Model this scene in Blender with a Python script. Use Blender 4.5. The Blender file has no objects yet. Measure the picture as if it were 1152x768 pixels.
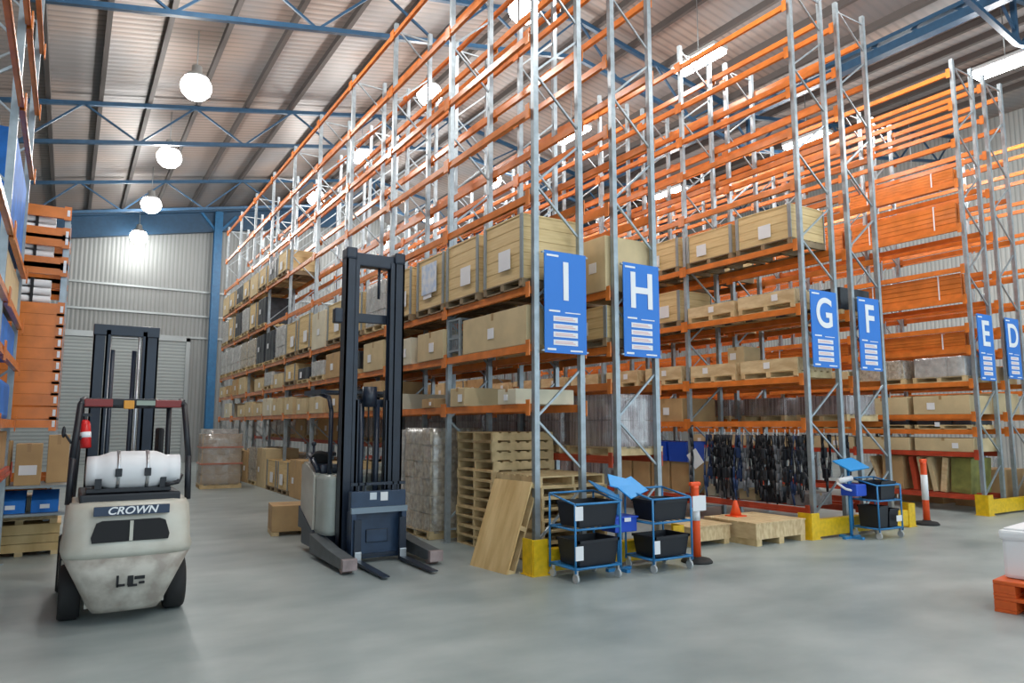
import bpy, bmesh, math, random
from mathutils import Vector, Matrix, Euler
random.seed(7)
SC = bpy.context.scene
COL = SC.collection
R = math.radians
# ------------------------------------------------------------------ camera, world, exposure
CAMH = 1.93
FPX = 800.0
PITCH = math.atan(94 / FPX)
YAW = math.atan(501 * math.cos(PITCH) / FPX)
cd = bpy.data.cameras.new('camera')
cam = bpy.data.objects.new('camera', cd)
COL.objects.link(cam)
cam.location = (0, 0, CAMH)
cam.rotation_euler = (R(90) + PITCH, 0, -YAW)
cd.sensor_width = 36
cd.lens = FPX / 1152 * 36
cd.clip_end = 300
SC.camera = cam
SC.view_settings.view_transform = 'Standard'
SC.view_settings.look = 'None'
SC.view_settings.exposure = 0.0
SC.view_settings.gamma = 1.0
SC.view_settings.use_curve_mapping = False
LAMP_W = 345.0
LENS_E = 30.0
w = bpy.data.worlds.new('world')
SC.world = w
w.use_nodes = True
bg = w.node_tree.nodes['Background']
bg.inputs[0].default_value = (0.74, 0.90, 1.0, 1)
bg.inputs[1].default_value = 1.6

# ------------------------------------------------------------------ materials
MATS = {}
def mat(name, col, rough=0.6, metal=0.0, noise=0.0, nscale=6.0, bump=0.0, col2=None, emit=0.0, coat=0.0, alpha=1.0, stretch=(1, 1, 1), spec=0.5, detail=4):
    if name in MATS: return MATS[name]
    m = bpy.data.materials.new(name); m.use_nodes = True
    nt = m.node_tree; b = nt.nodes['Principled BSDF']
    b.inputs['Base Color'].default_value = (*col, 1)
    b.inputs['Roughness'].default_value = rough
    b.inputs['Metallic'].default_value = metal
    b.inputs['Specular IOR Level'].default_value = spec
    if coat: b.inputs['Coat Weight'].default_value = coat
    if alpha < 1: b.inputs['Alpha'].default_value = alpha
    if emit:
        b.inputs['Emission Color'].default_value = (*col, 1)
        b.inputs['Emission Strength'].default_value = emit
    if noise or bump:
        tc = nt.nodes.new('ShaderNodeTexCoord'); mp = nt.nodes.new('ShaderNodeMapping')
        mp.inputs['Scale'].default_value = stretch
        n = nt.nodes.new('ShaderNodeTexNoise'); n.inputs['Scale'].default_value = nscale; n.inputs['Detail'].default_value = detail
        nt.links.new(tc.outputs['Object'], mp.inputs[0]); nt.links.new(mp.outputs[0], n.inputs['Vector'])
        if noise:
            c2 = col2 or tuple(c * (1 - noise) for c in col)
            r = nt.nodes.new('ShaderNodeValToRGB')
            r.color_ramp.elements[0].position = 0.35; r.color_ramp.elements[1].position = 0.65
            r.color_ramp.elements[0].color = (*c2, 1); r.color_ramp.elements[1].color = (*col, 1)
            nt.links.new(n.outputs[0], r.inputs[0]); nt.links.new(r.outputs[0], b.inputs['Base Color'])
        if bump:
            bp = nt.nodes.new('ShaderNodeBump'); bp.inputs['Strength'].default_value = bump; bp.inputs['Distance'].default_value = 0.02
            nt.links.new(n.outputs[0], bp.inputs['Height']); nt.links.new(bp.outputs[0], b.inputs['Normal'])
    MATS[name] = m
    return m

def wave_mat(name, col, col2, scale, axis='X', rough=0.5, bump=0.5, noise_col=None, nscale=0.5, amount=0.4, dist=0.03, metal=0.0):
    if name in MATS: return MATS[name]
    m = mat(name, col, rough, metal)
    nt = m.node_tree; b = nt.nodes['Principled BSDF']
    tc = nt.nodes.new('ShaderNodeTexCoord')
    wv = nt.nodes.new('ShaderNodeTexWave'); wv.bands_direction = axis; wv.inputs['Scale'].default_value = scale
    nt.links.new(tc.outputs['Object'], wv.inputs['Vector'])
    r = nt.nodes.new('ShaderNodeValToRGB')
    r.color_ramp.elements[0].color = (*col2, 1); r.color_ramp.elements[1].color = (*col, 1)
    r.color_ramp.elements[0].position = 0.05; r.color_ramp.elements[1].position = 0.4
    nt.links.new(wv.outputs[0], r.inputs[0])
    n = nt.nodes.new('ShaderNodeTexNoise'); n.inputs['Scale'].default_value = nscale; n.inputs['Detail'].default_value = 5
    nt.links.new(tc.outputs['Object'], n.inputs['Vector'])
    rr = nt.nodes.new('ShaderNodeValToRGB'); rr.color_ramp.elements[0].position = 0.4; rr.color_ramp.elements[1].position = 0.62
    rr.color_ramp.elements[0].color = (0, 0, 0, 1); rr.color_ramp.elements[1].color = (amount, amount, amount, 1)
    nt.links.new(n.outputs[0], rr.inputs[0])
    mx = nt.nodes.new('ShaderNodeMixRGB'); nt.links.new(rr.outputs[0], mx.inputs[0]); nt.links.new(r.outputs[0], mx.inputs[1])
    mx.inputs[2].default_value = (*(noise_col or col2), 1)
    nt.links.new(mx.outputs[0], b.inputs['Base Color'])
    bp = nt.nodes.new('ShaderNodeBump'); bp.inputs['Strength'].default_value = bump; bp.inputs['Distance'].default_value = dist
    nt.links.new(wv.outputs[0], bp.inputs['Height']); nt.links.new(bp.outputs[0], b.inputs['Normal'])
    return m

M_ORANGE = mat('orange_paint', (0.80, 0.235, 0.045), 0.25, noise=0.25, nscale=3)
M_RED = mat('dark_red', (0.58, 0.075, 0.03), 0.4, noise=0.35, nscale=3)
M_GALV = mat('galvanised_steel', (0.40, 0.46, 0.50), 0.33, 0.45, noise=0.2, nscale=9)
M_BLUEST = mat('blue_steel_paint', (0.017, 0.066, 0.135), 0.45, noise=0.2)
M_BLUECOL = mat('bright_blue_column_paint', (0.015, 0.14, 0.32), 0.4, noise=0.2)
M_PURLIN = mat('purlin_steel', (0.085, 0.075, 0.072), 0.6, 0.2)
M_YELLOW = mat('yellow_guard_paint', (0.86, 0.55, 0.012), 0.4, noise=0.2, nscale=12)
M_SIGN = mat('sign_blue', (0.02, 0.19, 0.66), 0.4)
M_WHITE = mat('white_paint', (0.85, 0.86, 0.88), 0.45)
M_PAPER = mat('paper', (0.82, 0.83, 0.86), 0.7)
M_PINKISH = mat('pale_red_print', (0.75, 0.45, 0.45), 0.6)
M_PINE = mat('pine_boards', (0.76, 0.57, 0.29), 0.6, noise=0.25, nscale=2.2, stretch=(1, 1, 14), col2=(0.66, 0.47, 0.22))
M_PINEP = mat('pale_pine', (0.74, 0.58, 0.34), 0.6, noise=0.3, nscale=3, stretch=(6, 1, 3), col2=(0.55, 0.38, 0.2))
M_PALLET = mat('pallet_wood', (0.72, 0.55, 0.30), 0.7, noise=0.3, nscale=5, col2=(0.50, 0.36, 0.18))
M_SKID = mat('dark_skid_timber', (0.30, 0.22, 0.13), 0.7, noise=0.3, nscale=5)
M_PLY = mat('plywood', (0.74, 0.54, 0.26), 0.6, noise=0.3, nscale=4, stretch=(1, 1.6, .3), col2=(0.56, 0.37, 0.15))
M_CARD = mat('cardboard', (0.53, 0.34, 0.16), 0.75, noise=0.15, nscale=3)
M_CARDL = mat('light_cardboard', (0.66, 0.52, 0.30), 0.75, noise=0.15, nscale=3)
M_CREAM = mat('cream_board', (0.72, 0.66, 0.50), 0.7, noise=0.12, nscale=3)
M_TAPE = mat('brown_tape', (0.40, 0.24, 0.10), 0.3)
M_STRAP = mat('grey_steel_strap', (0.30, 0.33, 0.34), 0.4, 0.5)
M_BLACK = mat('black_plastic', (0.012, 0.014, 0.02), 0.45)
M_RUBBER = mat('black_rubber', (0.014, 0.014, 0.015), 0.75)
M_DARK = mat('dark_recess', (0.01, 0.01, 0.012), 0.7)
M_NAVY = mat('navy_mast_paint', (0.018, 0.028, 0.05), 0.35, noise=0.25, nscale=4)
M_NAVYB = mat('blue_black_carriage_paint', (0.03, 0.06, 0.12), 0.35, noise=0.3, nscale=5)
M_CHROME = mat('bare_steel', (0.55, 0.57, 0.6), 0.3, 0.9)
M_CREAMP = mat('off_white_machine_paint', (0.60, 0.59, 0.52), 0.35, noise=0.2, nscale=2.5, col2=(0.50, 0.47, 0.40))
M_CREAMD = mat('scuffed_machine_paint', (0.55, 0.52, 0.46), 0.5, noise=0.5, nscale=6, col2=(0.33, 0.29, 0.25))
M_GREYP = mat('grey_green_machine_paint', (0.42, 0.47, 0.44), 0.35, noise=0.15, nscale=3)
M_TANK = mat('white_gas_tank', (0.78, 0.78, 0.80), 0.35)
M_REDX = mat('red_extinguisher_paint', (0.62, 0.02, 0.02), 0.3)
M_ORPL = mat('orange_bollard_plastic', (0.90, 0.10, 0.02), 0.4)
M_ORPAL = mat('orange_plastic_pallet', (0.80, 0.13, 0.02), 0.5, noise=0.3, nscale=5)
M_CARTB = mat('blue_cart_paint', (0.03, 0.22, 0.50), 0.35)
M_CYAN = mat('bright_blue_plastic', (0.01, 0.30, 0.72), 0.35)
M_RBLUE = mat('royal_blue_plastic', (0.015, 0.08, 0.55), 0.35)
M_BLUELOAD = mat('blue_sheeting', (0.02, 0.22, 0.75), 0.6, noise=0.3, nscale=4)
M_GREYL = mat('grey_goods', (0.36, 0.36, 0.37), 0.5, noise=0.4, nscale=8, col2=(0.2, 0.18, 0.18))
M_MAUVE = mat('wrapped_mauve_goods', (0.50, 0.42, 0.42), 0.35, noise=0.45, nscale=4, stretch=(8, 8, .3), col2=(0.13, 0.09, 0.10))
M_WRAPIN = mat('wrapped_goods', (0.70, 0.62, 0.48), 0.4, noise=0.45, nscale=12, col2=(0.33, 0.27, 0.2))
M_WRAPW = mat('wrapped_white_goods', (0.66, 0.66, 0.64), 0.35, noise=0.45, nscale=6, col2=(0.42, 0.41, 0.40))
M_WRAPB = mat('wrapped_brown_cartons', (0.47, 0.36, 0.25), 0.45, noise=0.2, nscale=5)
M_DKGOOD = mat('black_cased_goods', (0.03, 0.035, 0.045), 0.35, noise=0.5, nscale=7)
M_GREEN = mat('olive_board', (0.24, 0.24, 0.06), 0.6, noise=0.4, nscale=4)

def film(name='clear_stretch_film'):
    if name in MATS: return MATS[name]
    m = bpy.data.materials.new(name); m.use_nodes = True; nt = m.node_tree
    nt.nodes.remove(nt.nodes['Principled BSDF'])
    t = nt.nodes.new('ShaderNodeBsdfTransparent'); g = nt.nodes.new('ShaderNodeBsdfGlossy'); g.inputs['Roughness'].default_value = 0.22
    d = nt.nodes.new('ShaderNodeBsdfDiffuse'); d.inputs[0].default_value = (.75, .77, .78, 1)
    a = nt.nodes.new('ShaderNodeMixShader'); a.inputs[0].default_value = 0.5
    mx = nt.nodes.new('ShaderNodeMixShader'); n = nt.nodes.new('ShaderNodeTexNoise'); n.inputs['Scale'].default_value = 5
    tc = nt.nodes.new('ShaderNodeTexCoord'); nt.links.new(tc.outputs['Object'], n.inputs['Vector'])
    mr = nt.nodes.new('ShaderNodeMapRange'); mr.inputs[1].default_value = .35; mr.inputs[2].default_value = .7; mr.inputs[3].default_value = .12; mr.inputs[4].default_value = .5
    nt.links.new(n.outputs[0], mr.inputs[0]); nt.links.new(mr.outputs[0], mx.inputs[0])
    bp = nt.nodes.new('ShaderNodeBump'); bp.inputs['Strength'].default_value = .6; nt.links.new(n.outputs[0], bp.inputs['Height']); nt.links.new(bp.outputs[0], g.inputs['Normal'])
    nt.links.new(g.outputs[0], a.inputs[1]); nt.links.new(d.outputs[0], a.inputs[2])
    nt.links.new(t.outputs[0], mx.inputs[1]); nt.links.new(a.outputs[0], mx.inputs[2])
    nt.links.new(mx.outputs[0], nt.nodes['Material Output'].inputs[0])
    MATS[name] = m; return m
M_FILM = film()

# ------------------------------------------------------------------ mesh builder
class MB:
    def __init__(s): s.bm = bmesh.new(); s.mats = []
    def _mi(s, m):
        if m is None: return 0
        if m not in s.mats: s.mats.append(m)
        return s.mats.index(m)
    def box(s, c, d, rot=None, m=None, bev=0.0, piv=None):
        r = bmesh.ops.create_cube(s.bm, size=1.0)
        vs = r['verts']
        M = Matrix.Translation(Vector(c)) @ (Euler(rot).to_matrix().to_4x4() if rot else Matrix.Identity(4)) @ Matrix.Diagonal((*d, 1))
        bmesh.ops.transform(s.bm, matrix=M, verts=vs)
        fs = set(f for v in vs for f in v.link_faces)
        if bev:
            es = list(set(e for v in vs for e in v.link_edges))
            rr = bmesh.ops.bevel(s.bm, geom=es, offset=bev, segments=2, affect='EDGES', profile=0.6)
            fs = set(f for f in fs if f.is_valid) | set(rr['faces'])
        i = s._mi(m)
        for f in fs: f.material_index = i
        return s
    def b2(s, x0, x1, y0, y1, z0, z1, m=None, bev=0.0):
        return s.box(((x0+x1)/2, (y0+y1)/2, (z0+z1)/2), (abs(x1-x0), abs(y1-y0), abs(z1-z0)), m=m, bev=bev)
    def bar(s, p, q, wd, ht, m=None):
        p = Vector(p); q = Vector(q); d = q - p
        rot = d.to_track_quat('Y', 'Z')
        r = bmesh.ops.create_cube(s.bm, size=1.0)
        M = Matrix.Translation((p+q)/2) @ rot.to_matrix().to_4x4() @ Matrix.Diagonal((wd, d.length, ht, 1))
        bmesh.ops.transform(s.bm, matrix=M, verts=r['verts'])
        i = s._mi(m)
        for f in set(f for v in r['verts'] for f in v.link_faces): f.material_index = i
        return s
    def cyl(s, p, q, r1, r2=None, seg=12, m=None, smooth=True):
        p = Vector(p); q = Vector(q); d = q - p
        if r2 is None: r2 = r1
        r = bmesh.ops.create_cone(s.bm, cap_ends=True, segments=seg, radius1=r1, radius2=r2, depth=d.length)
        M = Matrix.Translation((p+q)/2) @ d.to_track_quat('Z', 'Y').to_matrix().to_4x4()
        bmesh.ops.transform(s.bm, matrix=M, verts=r['verts'])
        i = s._mi(m)
        for f in set(f for v in r['verts'] for f in v.link_faces):
            f.material_index = i
            if smooth and len(f.verts) == 4: f.smooth = True
        return s
    def path(s, pts, r, m=None, seg=8):
        for a, b in zip(pts[:-1], pts[1:]): s.cyl(a, b, r, seg=seg, m=m)
        for a in pts[1:-1]: s.ball(a, r, m=m, seg=seg)
        return s
    def ball(s, c, r, m=None, seg=10, sc=(1, 1, 1)):
        rr = bmesh.ops.create_uvsphere(s.bm, u_segments=seg, v_segments=max(4, seg//2), radius=r)
        bmesh.ops.transform(s.bm, matrix=Matrix.Translation(Vector(c)) @ Matrix.Diagonal((*sc, 1)), verts=rr['verts'])
        i = s._mi(m)
        for f in set(f for v in rr['verts'] for f in v.link_faces): f.material_index = i; f.smooth = True
        return s
    def lathe(s, c, prof, axis='Z', seg=20, m=None):
        rings = []
        for (r, h) in prof:
            ring = []
            for k in range(seg):
                a = 2*math.pi*k/seg
                if axis == 'Z': p = (c[0]+r*math.cos(a), c[1]+r*math.sin(a), c[2]+h)
                elif axis == 'X': p = (c[0]+h, c[1]+r*math.cos(a), c[2]+r*math.sin(a))
                else: p = (c[0]+r*math.sin(a), c[1]+h, c[2]+r*math.cos(a))
                ring.append(s.bm.verts.new(p))
            rings.append(ring)
        i = s._mi(m)
        for a, b in zip(rings[:-1], rings[1:]):
            for k in range(seg):
                f = s.bm.faces.new((a[k], a[(k+1) % seg], b[(k+1) % seg], b[k])); f.material_index = i; f.smooth = True
        for ring, rev in ((rings[0], True), (rings[-1], False)):
            f = s.bm.faces.new(list(reversed(ring)) if rev else ring); f.material_index = i
        return s
    def prism(s, poly, lo, hi, axis='X', m=None):
        def P(a, b, t):
            return {'X': (t, a, b), 'Y': (a, t, b), 'Z': (a, b, t)}[axis]
        A = [s.bm.verts.new(P(a, b, lo)) for a, b in poly]; B = [s.bm.verts.new(P(a, b, hi)) for a, b in poly]
        i = s._mi(m); n = len(poly)
        fs = [s.bm.faces.new(A), s.bm.faces.new(list(reversed(B)))]
        for k in range(n): fs.append(s.bm.faces.new((A[k], B[k], B[(k+1) % n], A[(k+1) % n])))
        for f in fs: f.material_index = i
        return s
    def loft(s, rings, m=None, cap=True, smooth=True):
        V = [[s.bm.verts.new(p) for p in r] for r in rings]; n = len(rings[0]); i = s._mi(m)
        for a, b in zip(V[:-1], V[1:]):
            for k in range(n):
                f = s.bm.faces.new((a[k], a[(k+1) % n], b[(k+1) % n], b[k])); f.material_index = i; f.smooth = smooth
        if cap:
            for r in (V[0], V[-1]):
                f = s.bm.faces.new(r); f.material_index = i
        return s
    def mesh(s, name, m=None):
        bmesh.ops.recalc_face_normals(s.bm, faces=s.bm.faces)
        me = bpy.data.meshes.new(name); s.bm.to_mesh(me); s.bm.free()
        for x in (s.mats or [m]): me.materials.append(x)
        return me
    def build(s, name, m=None, parent=None, loc=None):
        if m is not None and not s.mats: s.mats = [m]
        o = bpy.data.objects.new(name, s.mesh(name, m)); COL.objects.link(o)
        if parent: o.parent = parent
        if loc: o.location = loc
        return o

def tag(o, label=None, cat=None, group=None, kind=None):
    if label: o['label'] = label
    if cat: o['category'] = cat
    if group: o['group'] = group
    if kind: o['kind'] = kind
    return o
def thing(name, label, cat, loc=(0, 0, 0), rz=0.0, group=None):
    o = bpy.data.objects.new(name, None); COL.objects.link(o); o.empty_display_size = .2
    o.location = loc; o.rotation_euler = (0, 0, rz)
    return tag(o, label, cat, group)
def obj_from(name, me, parent=None, loc=(0, 0, 0), rot=(0, 0, 0), scale=(1, 1, 1)):
    o = bpy.data.objects.new(name, me); COL.objects.link(o)
    o.location = loc; o.rotation_euler = rot; o.scale = scale
    if parent: o.parent = parent
    return o
def copy_tree(o, parent=None):
    c = o.copy(); COL.objects.link(c); c.parent = parent
    for ch in o.children: copy_tree(ch, c)
    return c
def text_mesh(txt, size, depth=0.004, shear=0.0, bold=0.0):
    cu = bpy.data.curves.new('lettering', 'FONT'); cu.body = txt; cu.size = size; cu.extrude = depth; cu.align_x = 'CENTER'; cu.align_y = 'CENTER'; cu.shear = shear; cu.offset = bold
    t = bpy.data.objects.new('lettering', cu); COL.objects.link(t)
    bpy.context.view_layer.update()
    me = bpy.data.meshes.new_from_object(t.evaluated_get(bpy.context.evaluated_depsgraph_get()))
    bpy.data.objects.remove(t); bpy.data.curves.remove(cu)
    return me

# ------------------------------------------------------------------ structure
def struct(o): o['kind'] = 'structure'; return o
fm = mat('concrete_floor', (0.33, 0.36, 0.34), 0.34)
nt = fm.node_tree; b = nt.nodes['Principled BSDF']
tc = nt.nodes.new('ShaderNodeTexCoord')
def noise_node(sc, det, st=(1, 1, 1)):
    mp = nt.nodes.new('ShaderNodeMapping'); mp.inputs['Scale'].default_value = st
    n = nt.nodes.new('ShaderNodeTexNoise'); n.inputs['Scale'].default_value = sc; n.inputs['Detail'].default_value = det
    nt.links.new(tc.outputs['Object'], mp.inputs[0]); nt.links.new(mp.outputs[0], n.inputs['Vector']); return n
n1 = noise_node(0.55, 8); n2 = noise_node(1.6, 8, (.6, 1, 1)); 
mm = nt.nodes.new('ShaderNodeMath'); mm.operation = 'ADD'; nt.links.new(n1.outputs[0], mm.inputs[0]); nt.links.new(n2.outputs[0], mm.inputs[1])
cr = nt.nodes.new('ShaderNodeValToRGB'); e = cr.color_ramp.elements
hm = nt.nodes.new('ShaderNodeMath'); hm.operation = 'MULTIPLY'; hm.inputs[1].default_value = .5; nt.links.new(mm.outputs[0], hm.inputs[0])
e[0].position = .36; e[0].color = (.23, .28, .285, 1); e[1].position = .64; e[1].color = (.38, .425, .42, 1)
nt.links.new(hm.outputs[0], cr.inputs[0]); nt.links.new(cr.outputs[0], b.inputs['Base Color'])
rr = nt.nodes.new('ShaderNodeMapRange'); rr.inputs[3].default_value = .26; rr.inputs[4].default_value = .5
nt.links.new(n1.outputs[0], rr.inputs[0]); nt.links.new(rr.outputs[0], b.inputs['Roughness'])
struct(MB().b2(-9, 36, -8, 41.3, -0.2, 0, fm).build('floor', fm))

WALLM = wave_mat('corrugated_wall_sheet', (0.27, 0.29, 0.29), (0.185, 0.20, 0.20), 1.6, 'X', 0.45, 0.4, (0.24, 0.25, 0.25), .3, .4)
WALLY = wave_mat('corrugated_side_sheet', (0.47, 0.50, 0.49), (0.30, 0.33, 0.33), 1.6, 'Y', 0.45, 0.4, (0.24, 0.25, 0.25), .3, .4)
ROOFM = wave_mat('roof_sheet', (0.29, 0.235, 0.205), (0.20, 0.165, 0.15), 1.15, 'Y', 0.5, 0.3, (0.20, 0.205, 0.215), .35, .8)
YW = 41.0
SL = 0.193; Z0 = 12.535; RX = 13.0; SR = 0.17; VX_ = 21.0
def roofz(x):
    if x <= RX: return Z0 + SL*x
    zr = Z0 + SL*RX
    if x <= VX_: return zr - SR*(x-RX)
    return zr - SR*(VX_-RX) + SR*(x-VX_)
def roof_panel(x0, x1, name):
    mb = MB()
    mb.prism([(x0, roofz(x0)), (x1, roofz(x1)), (x1, roofz(x1)+.08), (x0, roofz(x0)+.08)], -8, 41.3, 'Y', ROOFM)
    o = mb.build(name, ROOFM); struct(o); return o
roof_panel(-9, RX, 'ceiling'); roof_panel(RX, VX_, 'ceiling'); roof_panel(VX_, 36, 'ceiling')
struct(MB().prism([(-9, 0), (36, 0), (36, roofz(36)), (VX_, roofz(VX_)), (RX, roofz(RX)), (-9, roofz(-9))], YW, YW+.2, 'Y', WALLM).build('wall_back', WALLM))
struct(MB().b2(-9.2, -9, -8, 41.2, 0, roofz(-9), WALLY).build('wall_left', WALLY))
struct(MB().b2(36, 36.2, -8, 41.2, 0, roofz(36), WALLY).build('wall_right', WALLY))
# wall girts as trim
for i, z in enumerate((6.55, 7.72, 9.05)):
    struct(MB().b2(-9, 36, YW-.1, YW, z-.05, z+.05, M_STRAP).build('trim_%d' % (i+1), M_STRAP))
# roller door in the back wall
DM = wave_mat('roller_door_slats', (0.36, 0.41, 0.42), (0.25, 0.29, 0.30), 1.8, 'Z', 0.5, 0.3, (0.33, 0.36, 0.36), .3, .3)
struct(MB().b2(-3.2, 5.1, YW-.12, YW-.04, 0, 6.3, DM).build('door_1', DM))
mb = MB(); mb.b2(5.1, 5.3, YW-.2, YW, 0, 6.5); mb.b2(-3.4, -3.2, YW-.2, YW, 0, 6.5); mb.b2(-3.4, 5.3, YW-.2, YW, 6.3, 6.5)
struct(mb.build('trim_4', M_STRAP))
# purlins
for i, x in enumerate([-8.4, -7.0, -5.5, -4.0, -2.55, -1.12, .3, 1.72, 3.2, 4.8, 6.35, 7.85, 9.4, 10.9, 12.4, 13.8, 15.3, 16.8, 18.3, 19.8, 22.2, 23.7, 25.2, 26.7, 28.2, 29.7, 31.2]):
    z = roofz(x)
    struct(MB().b2(x-.065, x+.065, -8, YW, z-.22, z-.0, M_PURLIN).build('trim_%d' % (10+i), M_PURLIN))

def truss(Y, idx):
    mb = MB(); up = .28; lo = 1.58
    W = .13
    def seg(xa, xb, off, t): mb.bar((xa, Y, roofz(xa)-off), (xb, Y, roofz(xb)-off), W, t)
    for a, b2 in ((-9, RX), (RX, VX_), (VX_, 36)):
        seg(a, b2, up, .13); seg(a, b2, lo, .12)
    x = -10.07 + 3.3*0; k = 0
    while x < 35:
        xn = min(x+1.65, 36)
        if x > -9:
            o1, o2 = (up, lo) if k % 2 == 0 else (lo, up)
            mb.bar((x, Y, roofz(x)-o1), (xn, Y, roofz(xn)-o2), .06, .06)
        x += 1.65; k += 1
    for x in (RX, VX_): mb.bar((x, Y, roofz(x)-up), (x, Y, roofz(x)-lo), .12, .12)
    t = mb.build('roof_truss', M_BLUEST)
    tag(t, 'blue steel roof truss, ' + idx, 'roof truss', 'blue roof trusses')
for Y, s in ((-1, 'nearest overhead behind the front of the aisle'), (8.15, 'directly above the rack ends with the letter signs'), (17.0, 'first one fully seen up the left aisle, at top of photo'), (25.85, 'second one up the left aisle, webs plainly seen'), (34.7, 'farthest one, just before the end wall')):
    truss(Y, s)
# blue rafter beam on the end wall and columns
mb = MB()
mb.prism([(-9, roofz(-9)-1.35), (RX, roofz(RX)-1.35), (RX, roofz(RX)-.1), (-9, roofz(-9)-.1)], YW-.45, YW-.2, 'Y')
mb.prism([(-9, roofz(-9)-.3), (RX, roofz(RX)-.3), (RX, roofz(RX)-.1), (-9, roofz(-9)-.1)], YW-.7, YW-.2, 'Y')
tag(mb.build('rafter_beam', M_BLUEST), 'deep dark blue steel rafter beam along the top of the end wall', 'roof beam')
mb = MB(); mb.b2(19.85, 20.15, -8, YW-.5, roofz(20)-1.0, roofz(20)-.75); mb.b2(19.85, 20.15, -8, YW-.5, roofz(20)-.62, roofz(20)-.5)
for k in range(40): mb.bar((20, -7+k*1.2, roofz(20)-.9), (20, -6.4+k*1.2, roofz(20)-.55), .06, .06)
tag(mb.build('girder', M_BLUEST), 'long dark blue girder running lengthwise under the right roof', 'roof beam')
def column(x, y, label):
    z = roofz(x)-.3
    mb = MB(); mb.b2(x-.2, x+.2, y-.2, y-.17, .02, z); mb.b2(x-.2, x+.2, y+.17, y+.2, .02, z); mb.b2(x-.02, x+.02, y-.17, y+.17, .02, z)
    mb.b2(x-.28, x+.28, y-.28, y+.28, 0, .03)
    mb.bar((x-.9, y, z-.1), (x-.15, y, z-1.0), .12, .12); mb.bar((x+.9, y, z-.1), (x+.15, y, z-1.0), .12, .12)
    tag(mb.build('steel_column', M_BLUECOL), label, 'column')
column(6.35, 40.5, 'bright blue steel column against the end wall beside the roller door')

# ------------------------------------------------------------------ lights
lens_m = mat('lamp_lens', (1, .98, .94), .5, emit=LENS_E)
M_HOUS = mat('lamp_housing', (.5, .52, .52), .4, .5)
HB = MB().lathe((0, 0, 0), [(.08, .62), (.13, .6), (.14, .42), (.30, .30), (.34, .22), (.30, .24), (.12, .38)], m=M_HOUS, seg=20).mesh('reflector')
HL = MB().lathe((0, 0, 0), [(.14, .33), (.30, .25), (.39, .1), (.41, -.03), (.36, -.19), (.25, -.31), (.10, -.38)], m=lens_m, seg=20).mesh('lens')  # lens drawn larger than a real one, its shape carries the bloom
LB = MB().b2(-.3, .3, -.85, .85, .02, .14, M_HOUS, .02).mesh('housing')
LL = MB().b2(-.28, .28, -.82, .82, -.1, .03, lens_m, .05).mesh('lens')
def lamp(x, y, z, label, lin=False, pw=1.0):
    t = thing('high_bay_light', label, 'ceiling light', (x, y, z), 0, 'high bay ceiling lights')
    obj_from('housing' if lin else 'reflector', LB if lin else HB, t)
    obj_from('lens', LL if lin else HL, t)
    top = roofz(x) - z
    MB().cyl((0, 0, .1 if lin else .5), (0, 0, top), .015, seg=6).build('hanger_rod', M_STRAP, t)
    ld = bpy.data.lights.new('lamp', 'POINT'); ld.energy = LAMP_W*pw; ld.shadow_soft_size = .3; ld.color = (1, .975, .93)
    lo = bpy.data.objects.new('lamp', ld); COL.objects.link(lo); lo.parent = t; lo.location = (0, 0, -.75)
ORD = ['first', 'second', 'third', 'fourth', 'fifth', 'sixth', 'seventh', 'eighth', 'ninth', 'tenth', 'eleventh', 'twelfth']
for i, y in enumerate((2, 8.3, 14.7, 20.8, 27.0, 33.4, 39.6)):
    lamp(2.5, y, 11.35, 'round glowing high bay light over the left forklift aisle, %s from the camera' % ORD[i], pw=.3 if y > 39 else 1)
for i, y in enumerate((2, 8.3, 14.45, 20.1, 26.4, 32.6)):
    lamp(9.35, y, 12.6, 'round glowing high bay light over the aisle between racks H and G, %s from camera' % ORD[i])
for i, y in enumerate((2, 8.0, 13.95, 20.2, 26.0, 32.4, 38.4)):
    lamp(15.15, y, 12.6, 'oblong glowing high bay light over the aisle between racks F and E, %s from camera' % ORD[i], lin=i < 4)
for i, y in enumerate((2.4, 8.8, 15.2, 22)):
    lamp(21.9, y, 12.05, 'oblong glowing high bay light beyond rack D, %s from camera' % ORD[i], lin=True)
for i, y in enumerate((7.9, 14.4, 21)):
    lamp(27.2, y, 11.1, 'oblong glowing high bay light over the far right aisle, %s from camera' % ORD[i], lin=True)
lamp(9, -4, 12, 'round high bay light behind the camera over the marshalling floor', pw=1)

# ------------------------------------------------------------------ pallet racks
TOP = 10.45
def beam_mesh(L, m):
    mb = MB(); mb.b2(-.025, .025, .05, L-.05, -.055, .055); mb.b2(-.036, -.02, .05, L-.05, -.055, -.01)
    for y in (.045, L-.045): mb.b2(-.05, -.035, y-.045, y+.045, -.11, .11)
    return mb.mesh('beam', m)
BM = {}
def get_beam(L, m):
    k = (round(L, 3), m.name)
    if k not in BM: BM[k] = beam_mesh(L, m)
    return BM[k]
POSTM = {}
def get_post(H):
    if H not in POSTM:
        mb = MB(); mb.b2(-.04, .04, -.04, -.03, 0, H); mb.b2(-.04, -.03, -.03, .035, 0, H); mb.b2(.03, .04, -.03, .035, 0, H)
        mb.b2(-.04, -.02, .03, .04, 0, H); mb.b2(.02, .04, .03, .04, 0, H)
        POSTM[H] = mb.mesh('post', M_GALV)
    return POSTM[H]
PLATE = MB().b2(-.09, .09, -.08, .08, 0, .012, M_GALV).mesh('foot_plate')
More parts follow.
